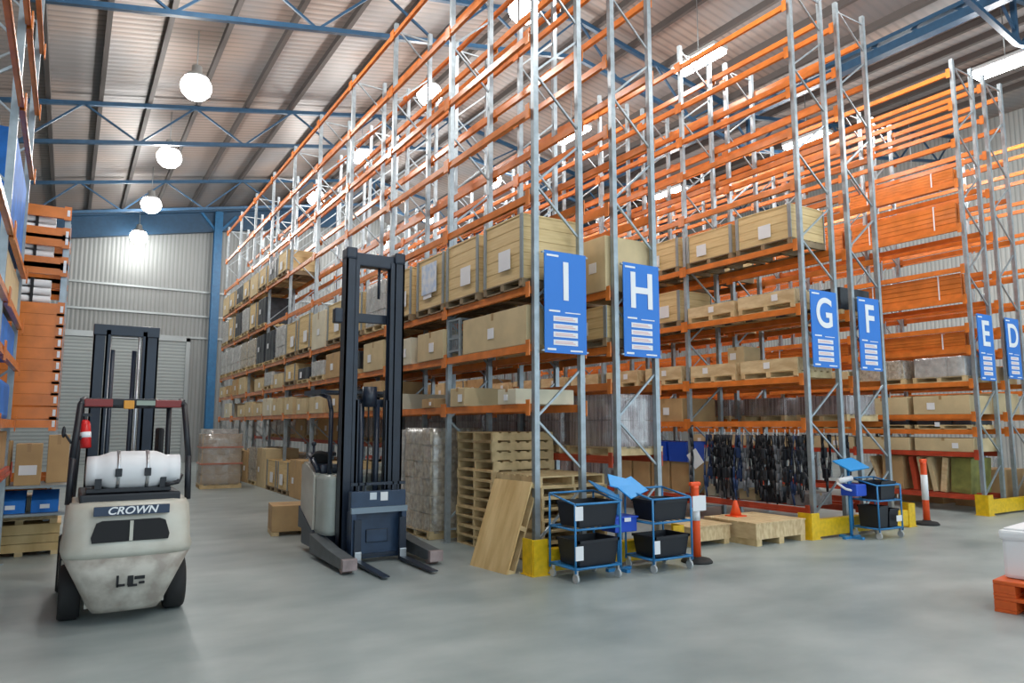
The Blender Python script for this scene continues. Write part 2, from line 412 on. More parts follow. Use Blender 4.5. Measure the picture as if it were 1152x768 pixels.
def brace_mesh(W, H):
    mb = MB(); z = .35; k = 0
    mb.b2(-W/2+.04, W/2-.04, -.015, .015, .2, .23)
    while z < H - .7:
        a, b2 = (-W/2+.04, W/2-.04) if k % 2 == 0 else (W/2-.04, -W/2+.04)
        mb.bar((a, 0, z), (b2, 0, z+.72), .03, .03)
        z += .72 if k % 2 else .95
        k += 1
    mb.b2(-W/2+.04, W/2-.04, -.015, .015, H-.2, H-.17)
    return mb.mesh('upright_frame', M_GALV)
BRM = {}
def rack(letter, x0, x1, y0, bay, nb, levels, label, H=TOP, redmax=1.5, stuff_after=100, low=None):
    W = x1 - x0
    t = thing('pallet_rack', label, 'pallet rack', ((x0+x1)/2, y0, 0), 0, 'orange and grey pallet racks')
    k = (round(W, 3), H)
    if k not in BRM: BRM[k] = brace_mesh(W, H)
    for i in range(nb+1):
        f = obj_from('upright_frame', BRM[k], t, (0, i*bay, 0))
        for sx in (-1, 1):
            p = obj_from('post', get_post(H), f, (sx*(W/2-.045), 0, 0))
            obj_from('foot_plate', PLATE, f, (sx*(W/2-.045), 0, 0))
    items = []
    for i in range(nb):
        lv = levels[i] if isinstance(levels[0], (list, tuple)) and i < len(levels) else (levels[-1] if isinstance(levels[0], (list, tuple)) else levels)
        for z in lv:
            for sx in (-1, 1): items.append((i, z, sx))
    items.sort(key=lambda q: (q[0], q[2]))
    rest = MB(); nrest = 0
    for n, (i, z, sx) in enumerate(items):
        m = M_RED if z < redmax else M_ORANGE  # lowest beams take a darker, redder colour than those above
        px = sx*(W/2 - .045) ; off = sx*.055
        if n < stuff_after:
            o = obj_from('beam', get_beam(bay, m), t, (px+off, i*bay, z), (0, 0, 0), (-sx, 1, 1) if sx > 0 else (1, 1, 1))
        else:
            nrest += 1
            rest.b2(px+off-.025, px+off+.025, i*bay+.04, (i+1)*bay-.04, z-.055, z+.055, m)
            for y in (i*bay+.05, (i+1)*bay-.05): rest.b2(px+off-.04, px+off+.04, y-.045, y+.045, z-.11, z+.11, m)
    if nrest:
        o = rest.build('beams', M_ORANGE, t); o['kind'] = 'stuff'
    else: rest.bm.free()
    return t
LI = [2.17, 3.0, 3.82, 5.15, 6.43, 7.57, 8.9, 10.15]
LIn = [[2.17, 3.0, 3.82, 5.22, 6.43, 7.57, 8.9, 10.15]]
rack('I', 5.42, 6.30, 8.17, 2.645, 9, LI, 'tall rack carrying the blue letter I sign, lining the left forklift aisle')
LH = [1.42, 2.5, 3.05, 3.9, 5.2, 6.43, 7.57, 8.9, 10.15]
rack('H', 6.85, 7.73, 8.15, 2.645, 9, LH, 'tall rack carrying the blue letter H sign, back to back with rack I', redmax=1.5)
LG = [.42, 1.95, 2.75, 4.02, 5.22, 6.35, 7.35, 8.15, 8.95, 9.9]
rack('G', 11.21, 12.24, 8.05, 2.87, 9, LG, 'tall rack carrying the blue letter G sign, dark gear hanging under it')
rack('F', 12.69, 13.70, 8.05, 2.87, 9, LG, 'tall rack carrying the blue letter F sign, back to back with rack G')
LE = [.35, 1.28, 1.78, 2.12, 2.85, 3.6, 4.1, 4.75, 5.45, 6.4, 7.45, 8.4, 9.3, 10.1]
rack('E', 17.05, 18.0, 7.98, 2.85, 6, LE, 'tall rack carrying the blue letter E sign, leaning boards at its foot')
rack('D', 18.5, 19.45, 7.98, 2.85, 6, LE[2:], 'tall rack carrying the blue letter D sign, near the right edge')
rack('C', 23.4, 24.3, 7.98, 2.85, 6, LE[2::1], 'farthest right rack seen beyond rack D')
LJ = [1.3, 1.95, 2.75, 3.35, 4.1, 5.6, 6.6, 7.57, 8.9, 10.15]
rack('J', -1.58, -.68, 6.75, 2.87, 2, LJ, 'near rack at the left edge of the photo with blue sheeted loads')

# crosswise rack at left, seen end on behind the near left rack: deep orange beams along X
def cross_rack():
    t = thing('pallet_rack', 'lower rack standing crosswise at left with close set orange beams', 'pallet rack', (-.14, 13.4, 0))
    H = 5.42
    fr = MB()
    for yy in (0, 1.0, 1.3, 2.3, 2.6, 3.6): 
        for xx in (0, -2.75, -5.5):
            o = obj_from('post', get_post(H), t, (xx-.045, yy, 0), (0, 0, R(90)))
    n = 0
    for zi, z in enumerate((.15, 1.0, 1.95, 2.12, 2.32, 2.5, 2.68, 2.86, 3.04, 3.22, 3.40, 3.58, 3.76, 4.40, 4.50, 4.86, 4.98, 5.33)):
        for yy in (-.06, 1.36, 2.66):
            for xx in (0, -2.75):
                h = .088 if z > 2 else .06
                mb = MB().b2(xx-2.66, xx-.09, yy-.03, yy+.03, z-h, z+h, M_ORANGE)
                mb.b2(xx-.1, xx+.0, yy-.04, yy-.02, z-.11, z+.11, M_ORANGE)
                mb.b2(xx-.06, xx-.02, yy-.05, yy-.04, z-.05, z+.05, M_WHITE)
                mb.build('beam', M_ORANGE, t)
    return t
cross_rack()

# ------------------------------------------------------------------ letter signs
def sign(letter, x0, x1, z0, z1, y):
    W = x1-x0; Hh = z1-z0
    t = thing('letter_sign', 'blue sign with large white letter %s hung between the rack end posts' % letter, 'sign', (x0, y, z0))
    MB().b2(0, W, -.008, .008, 0, Hh, M_SIGN).build('panel', M_SIGN, t)
    L = text_mesh(letter, Hh*.54, .003, bold=.014 if letter != 'I' else .01)
    L.materials.append(M_WHITE)
    o = obj_from('letter', L, t, (W/2, -.014, Hh*.69), (R(90), 0, 0), (.92, 1, 1))
    mb = MB()
    for k in range(4):
        z = Hh*.335 - k*Hh*.077
        mb.b2(W*.2, W*.78, -.014, -.009, z-Hh*.026, z+Hh*.026, M_PAPER)
        mb.b2(W*.24, W*.72, -.017, -.014, z-Hh*.012, z-Hh*.004, M_PINKISH); mb.b2(W*.24, W*.66, -.017, -.014, z+Hh*.004, z+Hh*.012, M_PINKISH)
    mb.build('notice_panel', M_PAPER, t)
    for q in ((.05, .33, .945, .965), (.1, .36, .40, .418), (.48, .85, .395, .405), (.06, .26, .025, .045), (.6, .9, .02, .035)):
        MB().b2(W*q[0], W*q[1], -.013, -.009, Hh*q[2], Hh*q[3]).build('small_print', M_WHITE, t)
    mb = MB()
    for x in (.0, W): 
        for z in (.03, Hh-.03): mb.b2(x-.035, x+.035, -.006, .03, z-.012, z+.012)
    mb.build('bracket', M_GALV, t)
sign('I', 5.55, 6.28, 2.93, 4.38, 8.07)
sign('H', 6.98, 7.70, 2.95, 4.38, 8.06)
sign('G', 11.33, 12.10, 2.97, 4.39, 7.96)
sign('F', 12.78, 13.48, 2.97, 4.39, 7.96)
sign('E', 17.17, 17.84, 2.92, 4.42, 7.89)
sign('D', 18.47, 19.12, 3.0, 4.43, 7.89)

# ------------------------------------------------------------------ rack end guards
def guard(x0, x1, y, h1, label, rail=True):
    t = thing('rack_end_guard', label, 'rack guard', (x0, y, 0), 0, 'yellow rack end guards')
    def corner(px, sx):
        mb = MB(); mb.b2(px-.11, px+.11, -.02, 0, 0, h1, M_YELLOW, .004); mb.b2(px-.11*sx-.01, px-.11*sx+.01, 0, .24, 0, h1, M_YELLOW)
        mb.b2(px-.14, px+.14, -.03, .26, 0, .012, M_YELLOW)
        mb.build('corner_post', M_YELLOW, t)
    corner(0, 1); corner(x1-x0, -1)
    if rail:
        mb = MB(); mb.b2(.12, x1-x0-.12, -.01, .04, .04, .32, M_YELLOW, .006); mb.b2(.12, x1-x0-.12, .04, .12, .28, .32, M_YELLOW)
        mb.build('guard_rail', M_YELLOW, t)
guard(5.3, 7.75, 7.83, .46, 'yellow steel guard at the foot of racks I and H, behind the blue carts')
guard(10.9, 13.85, 7.78, .44, 'yellow steel guard at the foot of racks G and F')
guard(16.9, 19.5, 7.78, .44, 'yellow steel guard at the foot of racks E and D')

# ------------------------------------------------------------------ goods prototypes (origin at base centre; X = rack depth, Y = along rack)
def skid(mb, w, l, m=None, h=.13):
    for y in (-l/2+.05, 0, l/2-.05): mb.b2(-w/2, w/2, y-.045, y+.045, 0, h-.02, m)
    n = 6
    for k in range(n):
        x = -w/2+.05 + k*(w-.1)/(n-1); mb.b2(x-.055, x+.055, -l/2, l/2, h-.02, h, m)
    for x in (-w/2+.05, 0, w/2-.05): mb.b2(x-.05, x+.05, -l/2, l/2, -.0, .018, m)
def paper(mb, face, w, l, z, sz=.2, off=0.0, m=None):
    # a sheet on the left (-X) face
    mb.b2(-w/2-.012, -w/2-.004, off-sz*.55, off+sz*.55, z-sz/2, z+sz/2, m or M_PAPER)
_mc = {}
def cached(key, fn):
    if key not in _mc: _mc[key] = fn()
    return _mc[key]
def timber_crate(t, w, l, h, wood=None, edge=True, sheet='paper'):
    wood = wood or M_PINE; kb = .13
    def body():
        mb = MB(); n = max(2, int((h-kb)/.16)); ph = (h-kb)/n
        for k in range(n): mb.b2(-w/2+.02, w/2-.02, -l/2+.02, l/2-.02, kb+k*ph+.004, kb+(k+1)*ph-.004, wood)
        mb.b2(-w/2+.035, w/2-.035, -l/2+.035, l/2-.035, kb, h, wood)
        mb.b2(-w/2+.01, w/2-.01, -l/2+.01, l/2-.01, h-.025, h, wood)
        return mb.mesh('boards')
    obj_from('boards', cached(('tc', w, l, h, wood.name), body), t)
    if edge:
        def ed():
            mb = MB(); mb.b2(-.01, .01, -.035, .035, kb, h)
            return mb.mesh('corner_strap', M_STRAP)
        for y in (-l/2+.035, l/2-.035):
            for x in (-w/2+.01, w/2-.01): obj_from('corner_strap', cached(('te', h), ed), t, (x, y, 0))
    def sk():
        mb = MB(); skid(mb, w, l, None, kb); return mb.mesh('skid', M_SKID)
    obj_from('skid', cached(('skc', w, l), sk), t)
    if sheet:
        sz = min(.30, h*.33)
        off = random.uniform(-.2, .2)*l
        mb = MB(); paper(mb, 0, w, l, kb+(h-kb)*.35, sz, off); mb.build('paper_label', M_PAPER, t)
def carton(t, w, l, h, m=None, sheet=True):
    m = m or M_CARD
    def body():
        mb = MB(); mb.b2(-w/2, w/2, -l/2, l/2, 0, h, m, .012); return mb.mesh('box')
    obj_from('box', cached(('cb', w, l, h, m.name), body), t)
    def tp():
        mb = MB(); mb.b2(-w/2-.003, w/2+.003, -.03, .03, h*.8, h+.002, M_TAPE); return mb.mesh('tape')
    obj_from('tape', cached(('ct', w, l, h), tp), t)
    if sheet:
        mb = MB(); paper(mb, 0, w, l, h*.45, min(.16, h*.4), random.uniform(-.25, .25)*l); mb.build('paper_label', M_PAPER, t)
def wrapped(t, w, l, h, m=None, base=True):
    m = m or M_WRAPIN; kb = .13
    def body():
        mb = MB(); rnd = random.Random(int(h*100)); nz = max(1, int((h-kb)/.28)); ny = max(2, int(l/.36)); nx = 3
        for iz in range(nz):
            for iy in range(ny):
                for ix in (0, nx-1):
                    dx = rnd.uniform(-.012, .012)
                    x0 = -w/2+.03+ix*(w-.06)/nx; y0 = -l/2+.03+iy*(l-.06)/ny; z0 = kb+iz*(h-kb)/nz
                    mb.b2(x0+dx, x0+(w-.06)/nx-.01+dx, y0+.004, y0+(l-.06)/ny-.006, z0+.003, z0+(h-kb)/nz-.004, m, .008)
            mb.b2(-w/2+.1, w/2-.1, -l/2+.05, l/2-.05, kb+iz*(h-kb)/nz, kb+(iz+1)*(h-kb)/nz-.004, m)
        return mb.mesh('load')
    obj_from('load', cached(('wl', w, l, h, m.name), body), t)
    def wr():
        mb = MB(); rnd = random.Random(5); n = 28; rings = []
        for k in range(9):
            z = kb-.03 + k*(h+.03-kb)/8; r = []
            for j in range(n):
                a = 2*math.pi*j/n; c, s_ = math.cos(a), math.sin(a); q = max(abs(c), abs(s_))
                x = c/q*(w/2+.012); y = s_/q*(l/2+.012)
                f = 1+rnd.uniform(-.008, .008); r.append((x*f, y*f, z))
            rings.append(r)
        mb.loft(rings, M_FILM); return mb.mesh('stretch_film')
    obj_from('stretch_film', cached(('wf', w, l, h), wr), t)
    def sk():
        mb = MB(); skid(mb, w, l, None, kb); return mb.mesh('skid', M_PALLET)
    obj_from('skid', cached(('sk', w, l), sk), t)
def open_tray(t, w, l, h, wood=None):
    wood = wood or M_PINEP
    mb = MB(); kb = .13
    for x in (-w/2+.015, w/2-.015): mb.b2(x-.015, x+.015, -l/2, l/2, kb, h, wood)
    for y in (-l/2+.015, l/2-.015): mb.b2(-w/2+.03, w/2-.03, y-.015, y+.015, kb, h, wood)
    mb.b2(-w/2+.03, w/2-.03, -l/2+.03, l/2-.03, kb, h-.06, M_CARDL)
    mb.build('tray_sides', wood, t)
    mb = MB(); skid(mb, w, l, None, kb); mb.build('skid', M_PALLET, t)
    mb = MB(); paper(mb, 0, w, l, kb+(h-kb)*.5, .12, random.uniform(-.2, .2)*l); mb.build('paper_label', M_PAPER, t)
def dark_case(t, w, l, h):
    mb = MB(); n = 3
    for k in range(n): mb.b2(-w/2+.02, w/2-.02, -l/2+.02+k*(l-.04)/n, -l/2+(k+1)*(l-.04)/n, .1, h, M_DKGOOD, .02)
    mb.build('case', M_DKGOOD, t)
    mb = MB(); skid(mb, w, l, None, .1); mb.build('skid', M_PALLET, t)
    mb = MB(); paper(mb, 0, w, l, h*.55, min(.16, h*.5), .1); mb.build('paper_label', M_PAPER, t)
def cage(t, w, l, h, m=None):
    m = m or M_GALV; mb = MB()
    for x in (-w/2, w/2):
        for y in (-l/2, l/2): mb.b2(x-.02, x+.02, y-.02, y+.02, 0, h)
        for z in (.1, h*.5, h): mb.b2(x-.012, x+.012, -l/2, l/2, z-.015, z+.015)
        for k in range(8): yy = -l/2+(k+.5)*l/8; mb.b2(x-.004, x+.004, yy-.004, yy+.004, .1, h)
    for y in (-l/2, l/2):
        for z in (.1, h*.5, h): mb.b2(-w/2, w/2, y-.012, y+.012, z-.015, z+.015)
    mb.build('mesh_frame', m, t)
    mb = MB(); mb.b2(-w/2+.03, w/2-.03, -l/2+.03, l/2-.03, .1, h*.62, M_GREYL, .03); mb.build('contents', M_GREYL, t)

RX_ = {'I': (5.42, 6.30, 8.17, 2.645), 'H': (6.85, 7.73, 8.15, 2.645), 'G': (11.21, 12.24, 8.05, 2.87), 'F': (12.69, 13.70, 8.05, 2.87), 'E': (17.05, 18.0, 7.98, 2.85), 'D': (18.5, 19.45, 7.98, 2.85), 'J': (-1.58, -.68, 6.75, 2.87)}
LV = {'I': [-.055]+LI, 'H': [-.055]+LH, 'G': [-.055]+LG, 'F': [-.055]+LG, 'E': [-.055]+LE, 'D': [-.055]+LE[2:], 'J': [-.055]+LJ}
KIND = {
 'crate': (timber_crate, 'plain timber crate', 'crate', 'timber_crate'),
 'carton': (carton, 'brown cardboard carton', 'carton', 'cardboard_carton'),
 'cream': (lambda t, w, l, h: carton(t, w, l, h, M_CARDL), 'pale cardboard carton', 'carton', 'cardboard_carton'),
 'creamb': (lambda t, w, l, h: carton(t, w, l, h, M_CREAM), 'cream white carton', 'carton', 'cardboard_carton'),
 'wrap': (wrapped, 'film wrapped pallet load', 'pallet load', 'wrapped_pallet_load'),
 'wrapw': (lambda t, w, l, h: wrapped(t, w, l, h, M_WRAPW), 'white film wrapped pallet load', 'pallet load', 'wrapped_pallet_load'),
 'mauve': (lambda t, w, l, h: wrapped(t, w, l, h, M_MAUVE), 'grey mauve wrapped pallet load', 'pallet load', 'wrapped_pallet_load'),
 'brownw': (lambda t, w, l, h: wrapped(t, w, l, h, M_WRAPB), 'wrapped brown carton stack', 'pallet load', 'wrapped_pallet_load'),
 'tray': (open_tray, 'low pale timber tray', 'tray', 'timber_tray'),
 'dark': (dark_case, 'black cased goods on skid', 'case', 'black_case'),
 'cage': (cage, 'grey steel mesh cage', 'cage', 'mesh_cage'),
}
LVN = ['floor level'] + ['%s beam level' % q for q in ORD]
used = {}
def goods(letter, bay, lvl, frac, kind, h, l=1.12, w=1.02, dx=0.0, zoff=0.0):
    """bay from 0, frac 0..1 along the bay (centre)."""
    x0, x1, y0, bl = RX_[letter]
    fn, nm, cat, on = KIND[kind]
    y = y0 + bay*bl + frac*bl; z = LV[letter][lvl] + .056 + zoff
    side = 'near half' if frac < .42 else ('far half' if frac > .58 else 'middle')
    lab = '%s, rack %s, %s bay, %s, %s' % (nm, letter, ORD[bay], LVN[lvl], side)
    used[lab] = used.get(lab, 0)+1
    if used[lab] > 1: lab = lab.replace('half', 'half set back').replace('middle', 'second in middle')
    t = thing(on, lab, cat, ((x0+x1)/2+dx, y, z), 0, 'stored goods in rack %s' % letter)
    fn(t, w, l, h)
    return t
# rack I, near bays as in the photograph
goods('I', 0, 3, .27, 'crate', 1.08); goods('I', 0, 3, .76, 'crate', 1.06)
g_ = goods('I', 1, 3, .22, 'crate', 1.05)
MB().b2(-.535, -.525, -.32, .28, .38, .92).build('blue_white_sheet', mat('pale_blue_sheet', (.45, .58, .78), .5, noise=.5, nscale=9, col2=(.75, .78, .82)), g_)
goods('I', 1, 3, .74, 'crate', 1.04)
goods('I', 0, 2, .40, 'cream', .56, 1.9, .95); goods('I', 0, 2, .89, 'cage', .62, .42, .9)
goods('I', 1, 2, .2, 'cream', .50, 1.05); goods('I', 1, 2, .72, 'creamb', .5, 1.1)
goods('I', 2, 3, .25, 'wrapw', 1.05); goods('I', 2, 3, .74, 'crate', .98); goods('I', 3, 3, .25, 'crate', 1.0); goods('I', 3, 3, .74, 'creamb', .95)
goods('I', 4, 3, .25, 'crate', 1.05); goods('I', 4, 3, .75, 'crate', 1.0)
kin = ['crate', 'cream', 'carton', 'wrapw', 'crate', 'creamb', 'wrap', 'dark', 'cream']
rnd = random.Random(11)
for bay in range(2, 9):
    for lvl in (1, 2):
        for fr in (.25, .75):
            if bay >= 6 and rnd.random() < .15: continue
            k = rnd.choice(['cream', 'creamb', 'crate', 'carton', 'dark', 'wrapw', 'cream'])
            goods('I', bay, lvl, fr, k, round(rnd.choice([.42, .5, .55, .6]), 2), round(rnd.choice([.9, 1.05, 1.12]), 2))
for bay in (0, 1):
    for fr in (.22, .8): goods('I', bay, 1, fr, rnd.choice(['cream', 'creamb', 'carton']), round(rnd.choice([.16, .22, .3]), 2), .5)
for bay in range(5, 9):
    for fr in (.25, .75):
        goods('I', bay, 3, fr, ['wrapw', 'wrapw', 'dark', 'wrap'][(bay+int(fr*2)) % 4], 1.05 if bay > 4 else .9)
        if bay >= 6: goods('I', bay, 4, fr, ['dark', 'wrapw', 'crate'][(bay+int(fr*3)) % 3], .98)
        if bay >= 5: goods('I', bay, 5, fr, ['crate', 'cream', 'crate', 'dark'][(bay*2+int(fr*2)) % 4], .75)
# floor level, rack I
goods('I', 1, 0, .36, 'wrap', 1.88, 1.15, 1.1, zoff=0.0)
goods('I', 1, 0, .80, 'wrapw', 1.84, 1.1, 1.1)
for bay in range(2, 9):
    for fr in (.24, .74):
        goods('I', bay, 0, fr, ['crate', 'cream', 'wrap', 'carton', 'crate'][(bay*2+int(fr*2)) % 5], [1.0, .9, 1.2, 1.05][(bay+int(fr*2)) % 4], dx=-.1)
# rack H
for bay in range(0, 4):
    for fr in (.24, .74):
        goods('H', bay, 1, fr, 'mauve', .92, dx=.07)
        if bay: goods('H', bay, 0, fr, ['dark', 'carton', 'cage', 'carton'][(bay+int(fr*2)) % 4], .75)
        goods('H', bay, 3, fr, rnd.choice(['cream', 'crate', 'carton', 'wrap']), .62)
        goods('H', bay, 4, fr, rnd.choice(['crate', 'crate', 'cream']), .85)
for bay in range(4, 8):
    for fr in (.24, .74):
        for lvl, h in ((0, .9), (1, .8), (3, .6), (4, .9)):
            if rnd.random() < .8: goods('H', bay, lvl, fr, rnd.choice(['crate', 'cream', 'carton', 'wrap', 'dark', 'wrapw']), h)
# rack G
goods('G', 0, 5, .28, 'crate', .78, 1.3); goods('G', 0, 5, .76, 'crate', .72, 1.25)
goods('G', 0, 4, .28, 'tray', .36, 1.3); goods('G', 0, 4, .76, 'tray', .34, 1.25)
goods('G', 0, 3, .28, 'tray', .36, 1.3); goods('G', 0, 3, .76, 'tray', .36, 1.2)
goods('G', 0, 3, .62, 'cream', .34, .42, .5, zoff=.36)
for bay in range(1, 4):
    for fr in (.26, .75):
        for lvl, k, h in ((5, 'crate', .78), (4, 'crate', .8), (3, 'tray', .4), (2, 'carton', .5), (1, 'mauve', .95)):
            if not (bay == 1 and lvl == 1): goods('G', bay, lvl, fr, k, h)
for bay in range(4, 7):
    for fr in (.26, .75):
        for lvl in (2, 3, 4, 5):
            goods('G', bay, lvl, fr, rnd.choice(['crate', 'cream', 'carton', 'wrap']), .6)
# rack F
for bay in range(0, 3):
    for fr in (.26, .75):
        goods('F', bay, 4, fr, 'dark', .55); goods('F', bay, 2, fr, 'mauve', .5)
        if bay: goods('F', bay, 5, fr, 'crate', .7)
# rack E
for bay, fr, lvl, k, h, l in ((0, .26, 5, 'wrapw', .58, 1.2), (0, .75, 5, 'wrap', .58, 1.2), (0, .26, 4, 'cream', .42, 1.25), (0, .75, 4, 'cream', .42, 1.25), (1, .26, 4, 'cream', .42, 1.25), (1, .75, 5, 'wrapw', .58, 1.2), (1, .26, 5, 'cream', .4, 1.2), (1, .75, 4, 'cream', .4, 1.25),
                     (0, .26, 2, 'cream', .30, 1.3), (0, .76, 2, 'cream', .30, 1.3), (1, .26, 2, 'cream', .30, 1.3), (1, .76, 2, 'cream', .30, 1.3), (0, .26, 3, 'dark', .2, 1.25), (0, .75, 3, 'dark', .2, 1.25), (1, .3, 3, 'dark', .2, 1.25), (2, .3, 4, 'cream', .4, 1.25), (2, .26, 2, 'cream', .3, 1.3), (2, .76, 2, 'cream', .3, 1.3)):
    goods('E', bay, lvl, fr, k, h, l)
for bay, fr, lvl, k, h in ((0, .26, 2, 'cream', .5), (0, .75, 2, 'cream', .5), (0, .26, 3, 'carton', .4), (1, .26, 3, 'cream', .4), (0, .26, 0, 'carton', .9), (0, .75, 0, 'carton', .9)):
    goods('D', bay, lvl, fr, k, h)
# bundles of spare orange beams stored on rack E
bb = MB()
for k in range(5):
    for j in range(4): bb.b2(-.45+j*.12, -.45+j*.12+.05, -1.28, 1.28, k*.115, k*.115+.105)
bbm = bb.mesh('beams', M_ORANGE)
st = MB(); st.prism([(-.474, -.004), (.0, -.004), (.0, .0), (-.47, .0), (-.47, .582), (.0, .582), (.0, .586), (-.474, .586)], -.015, .015, 'Y')
stm = st.mesh('strap', M_WHITE)
for bay, z, n in ((0, 4.81, 1), (0, 6.46, 2), (1, 4.81, 3), (1, 6.46, 4), (0, 3.66, 5), (1, 3.66, 6), (2, 4.81, 7), (0, 7.51, 8)):
    t = thing('beam_bundle', 'bundle of spare orange beams, rack E, %s bay, %s' % (ORD[bay], {4.81: 'level with the top of its sign', 6.46: 'well above its sign', 3.66: 'beside its sign', 7.51: 'highest bundle'}[z]), 'beam bundle', (17.54, 7.98+2.85*(bay+.5), z), 0, 'bundles of orange beams')
    o = obj_from('beams', bbm, t); o['kind'] = 'stuff'
    for y_ in (-.8, .8): obj_from('strap', stm, t, (0, y_, 0))
    if z == 3.66: t.scale = (1, 1, .62)
    if z == 7.51: t.scale = (1, 1, .6)

# leaning boards at the foot of rack E
for i, (y, dy, w_, m, lab) in enumerate(((10.3, .28, .05, M_PINEP, 'narrow pale board leaning at far left of the bottom bay of rack E'), (10.0, -.02, .5, M_CARD, 'wide brown panel standing upright left of the bollard at the foot of rack E'),
      (9.45, .1, .1, M_RED, 'red edged board behind the striped bollard at foot of rack E'), (9.25, .12, .08, M_PINEP, 'pale narrow board right of the bollard at the foot of rack E'), (9.0, .14, .1, M_CARDL, 'second pale board right of the bollard at foot of rack E'), (8.84, -.10, .12, M_PINEP, 'pale board leaning against the olive panel at foot of rack E'), (8.45, -.05, .42, M_GREEN, 'wide olive green panel at right of bottom bay of rack E'))):
    mb = MB(); mb.box((0, 0, .40), (.9, w_, .78), (R(6)*0, 0, 0), m, .004)
    if w_ > .3: 
        for zz in (.12, .72): mb.b2(-.46, -.45, -w_/2, w_/2, zz-.03, zz+.03, m)
    o = mb.build('leaning_board', m); o.location = (17.55, y, .41); o.rotation_euler = (math.atan2(-dy, .84), 0, 0)
    tag(o, lab, 'board', 'boards at the foot of rack E')

# ------------------------------------------------------------------ floor level pallets between the reach truck and the rack end
PAL = {}
def pallet_mesh():
    out = {}
    mb = MB()
    for k in range(7): x = -.5+k*(1.0/6)*1.0; mb.b2(-.58+k*.173, -.58+k*.173+.12, -.58, .58, .13, .15)
    out['top_boards'] = mb.mesh('top_boards', M_PALLET)
    mb = MB()
    for y in (-.56, 0, .56): mb.b2(-.58, .58, y-.022, y+.022, .02, .13)
    out['bearer'] = mb.mesh('bearer', M_PALLET)
    mb = MB()
    for x in (-.53, -.2, .2, .53): mb.b2(x-.05, x+.05, -.58, .58, 0, .02)
    out['bottom_boards'] = mb.mesh('bottom_boards', M_PALLET)
    return out
PM = pallet_mesh()
def pallet(loc, rz, label, group=None, rot=None):
    t = thing('wooden_pallet', label, 'pallet', loc, rz, group)
    if rot: t.rotation_euler = rot
    for k in ('top_boards', 'bearer', 'bottom_boards'): obj_from(k, PM[k], t)
    return t
for k in range(12):
    pallet((6.2+random.uniform(-.015, .015), 10.2+random.uniform(-.02, .02), .0+k*.152), random.uniform(-.02, .02), 'bare wooden pallet in the tall stack, %s up from the floor' % ORD[k], 'tall stack of bare pallets')
for k in range(8):
    pallet((6.25+random.uniform(-.02, .02), 8.93+random.uniform(-.02, .02), .0+k*.152), R(90)+random.uniform(-.02, .02), 'bare wooden pallet in the lower stack behind the blue cart, %s up' % ORD[k], 'lower stack of bare pallets')
# the board faced pallet leaning on the stack
t = thing('leaning_pallet', 'board faced wooden pallet leaning on the stacks left of the letter I rack end', 'pallet', (4.92, 8.53, 0))
t.rotation_euler = (R(0), R(20), R(6))
mb = MB()
for k in range(5): mb.b2(-.0, .022, -.42+k*.169, -.42+k*.169+.165, .0, 1.24)
mb.build('face_boards', M_PLY, t)
mb = MB()
for z in (.04, .62, 1.2): mb.b2(.022, .11, -.42, .42, z-.03, z+.03)
mb.build('bearer', M_PALLET, t)
mb = MB()
for k in range(3): mb.b2(.11, .13, -.42+k*.33, -.42+k*.33+.16, .0, 1.24)
mb.build('back_boards', M_PALLET, t)

# timber crate low on the floor in front of rack G
t = thing('low_timber_crate', 'long low pale timber crate lying on the floor in front of rack G', 'crate', (10.1, 8.42, 0))
mb = MB(); mb.b2(-.62, .62, -.58, .52, .1, .34, M_PINEP, .004)
for k in range(6): mb.b2(-.63, .63, -.59+k*.187, -.59+k*.187+.17, .34, .362, M_PINEP)
mb.build('boards', M_PINEP, t)
mb = MB()
for x in (-.55, 0, .55): mb.b2(x-.06, x+.06, -.58, .52, 0, .1)
mb.build('skid', M_PALLET, t)
t = thing('low_timber_crate', 'flat timber box on the floor behind the orange bollard', 'crate', (8.95, 8.75, 0))
mb = MB(); mb.b2(-.45, .45, -.45, .45, .08, .3, M_PINEP, .004); mb.b2(-.47, .47, -.47, .47, .3, .32, M_PINEP); mb.build('boards', M_PINEP, t)
mb = MB(); mb.b2(-.42, -.3, -.45, .45, 0, .08); mb.b2(.3, .42, -.45, .45, 0, .08); mb.build('skid', M_PALLET, t)

# brown carton alone on the floor, wrapped stack further back, crates at left
t = thing('cardboard_carton', 'brown carton on the floor left of the reach truck', 'carton', (3.52, 13.3, 0), R(-8))
mb = MB(); mb.b2(-.33, .33, -.35, .35, .07, .52, M_CARD, .012); mb.build('box', M_CARD, t)
mb = MB(); mb.b2(-.335, .335, -.03, .03, .42, .522); mb.build('tape', M_TAPE, t)
mb = MB(); mb.b2(-.33, -.2, -.34, .34, 0, .07); mb.b2(.2, .33, -.34, .34, 0, .07); mb.build('skid', M_PALLET, t)
t = thing('wrapped_pallet_load', 'film wrapped brown carton stack standing alone at the far end of left aisle', 'pallet load', (4.15, 24.1, 0), R(-3))
wrapped(t, 1.2, 1.15, 1.66, M_WRAPB)
mb = MB()
for z in (.75, 1.25): mb.b2(-.615, .615, -.59, .59, z-.02, z+.02)
mb.build('red_band', mat('dull_red_band', (.5, .16, .1), .5), t)
t = thing('wrapped_pallet_load', 'pale film wrapped load beside the blue wall column, far end of left aisle', 'pallet load', (4.55, 26.6, 0)); wrapped(t, 1.1, 1.1, 1.8, M_WRAPW)

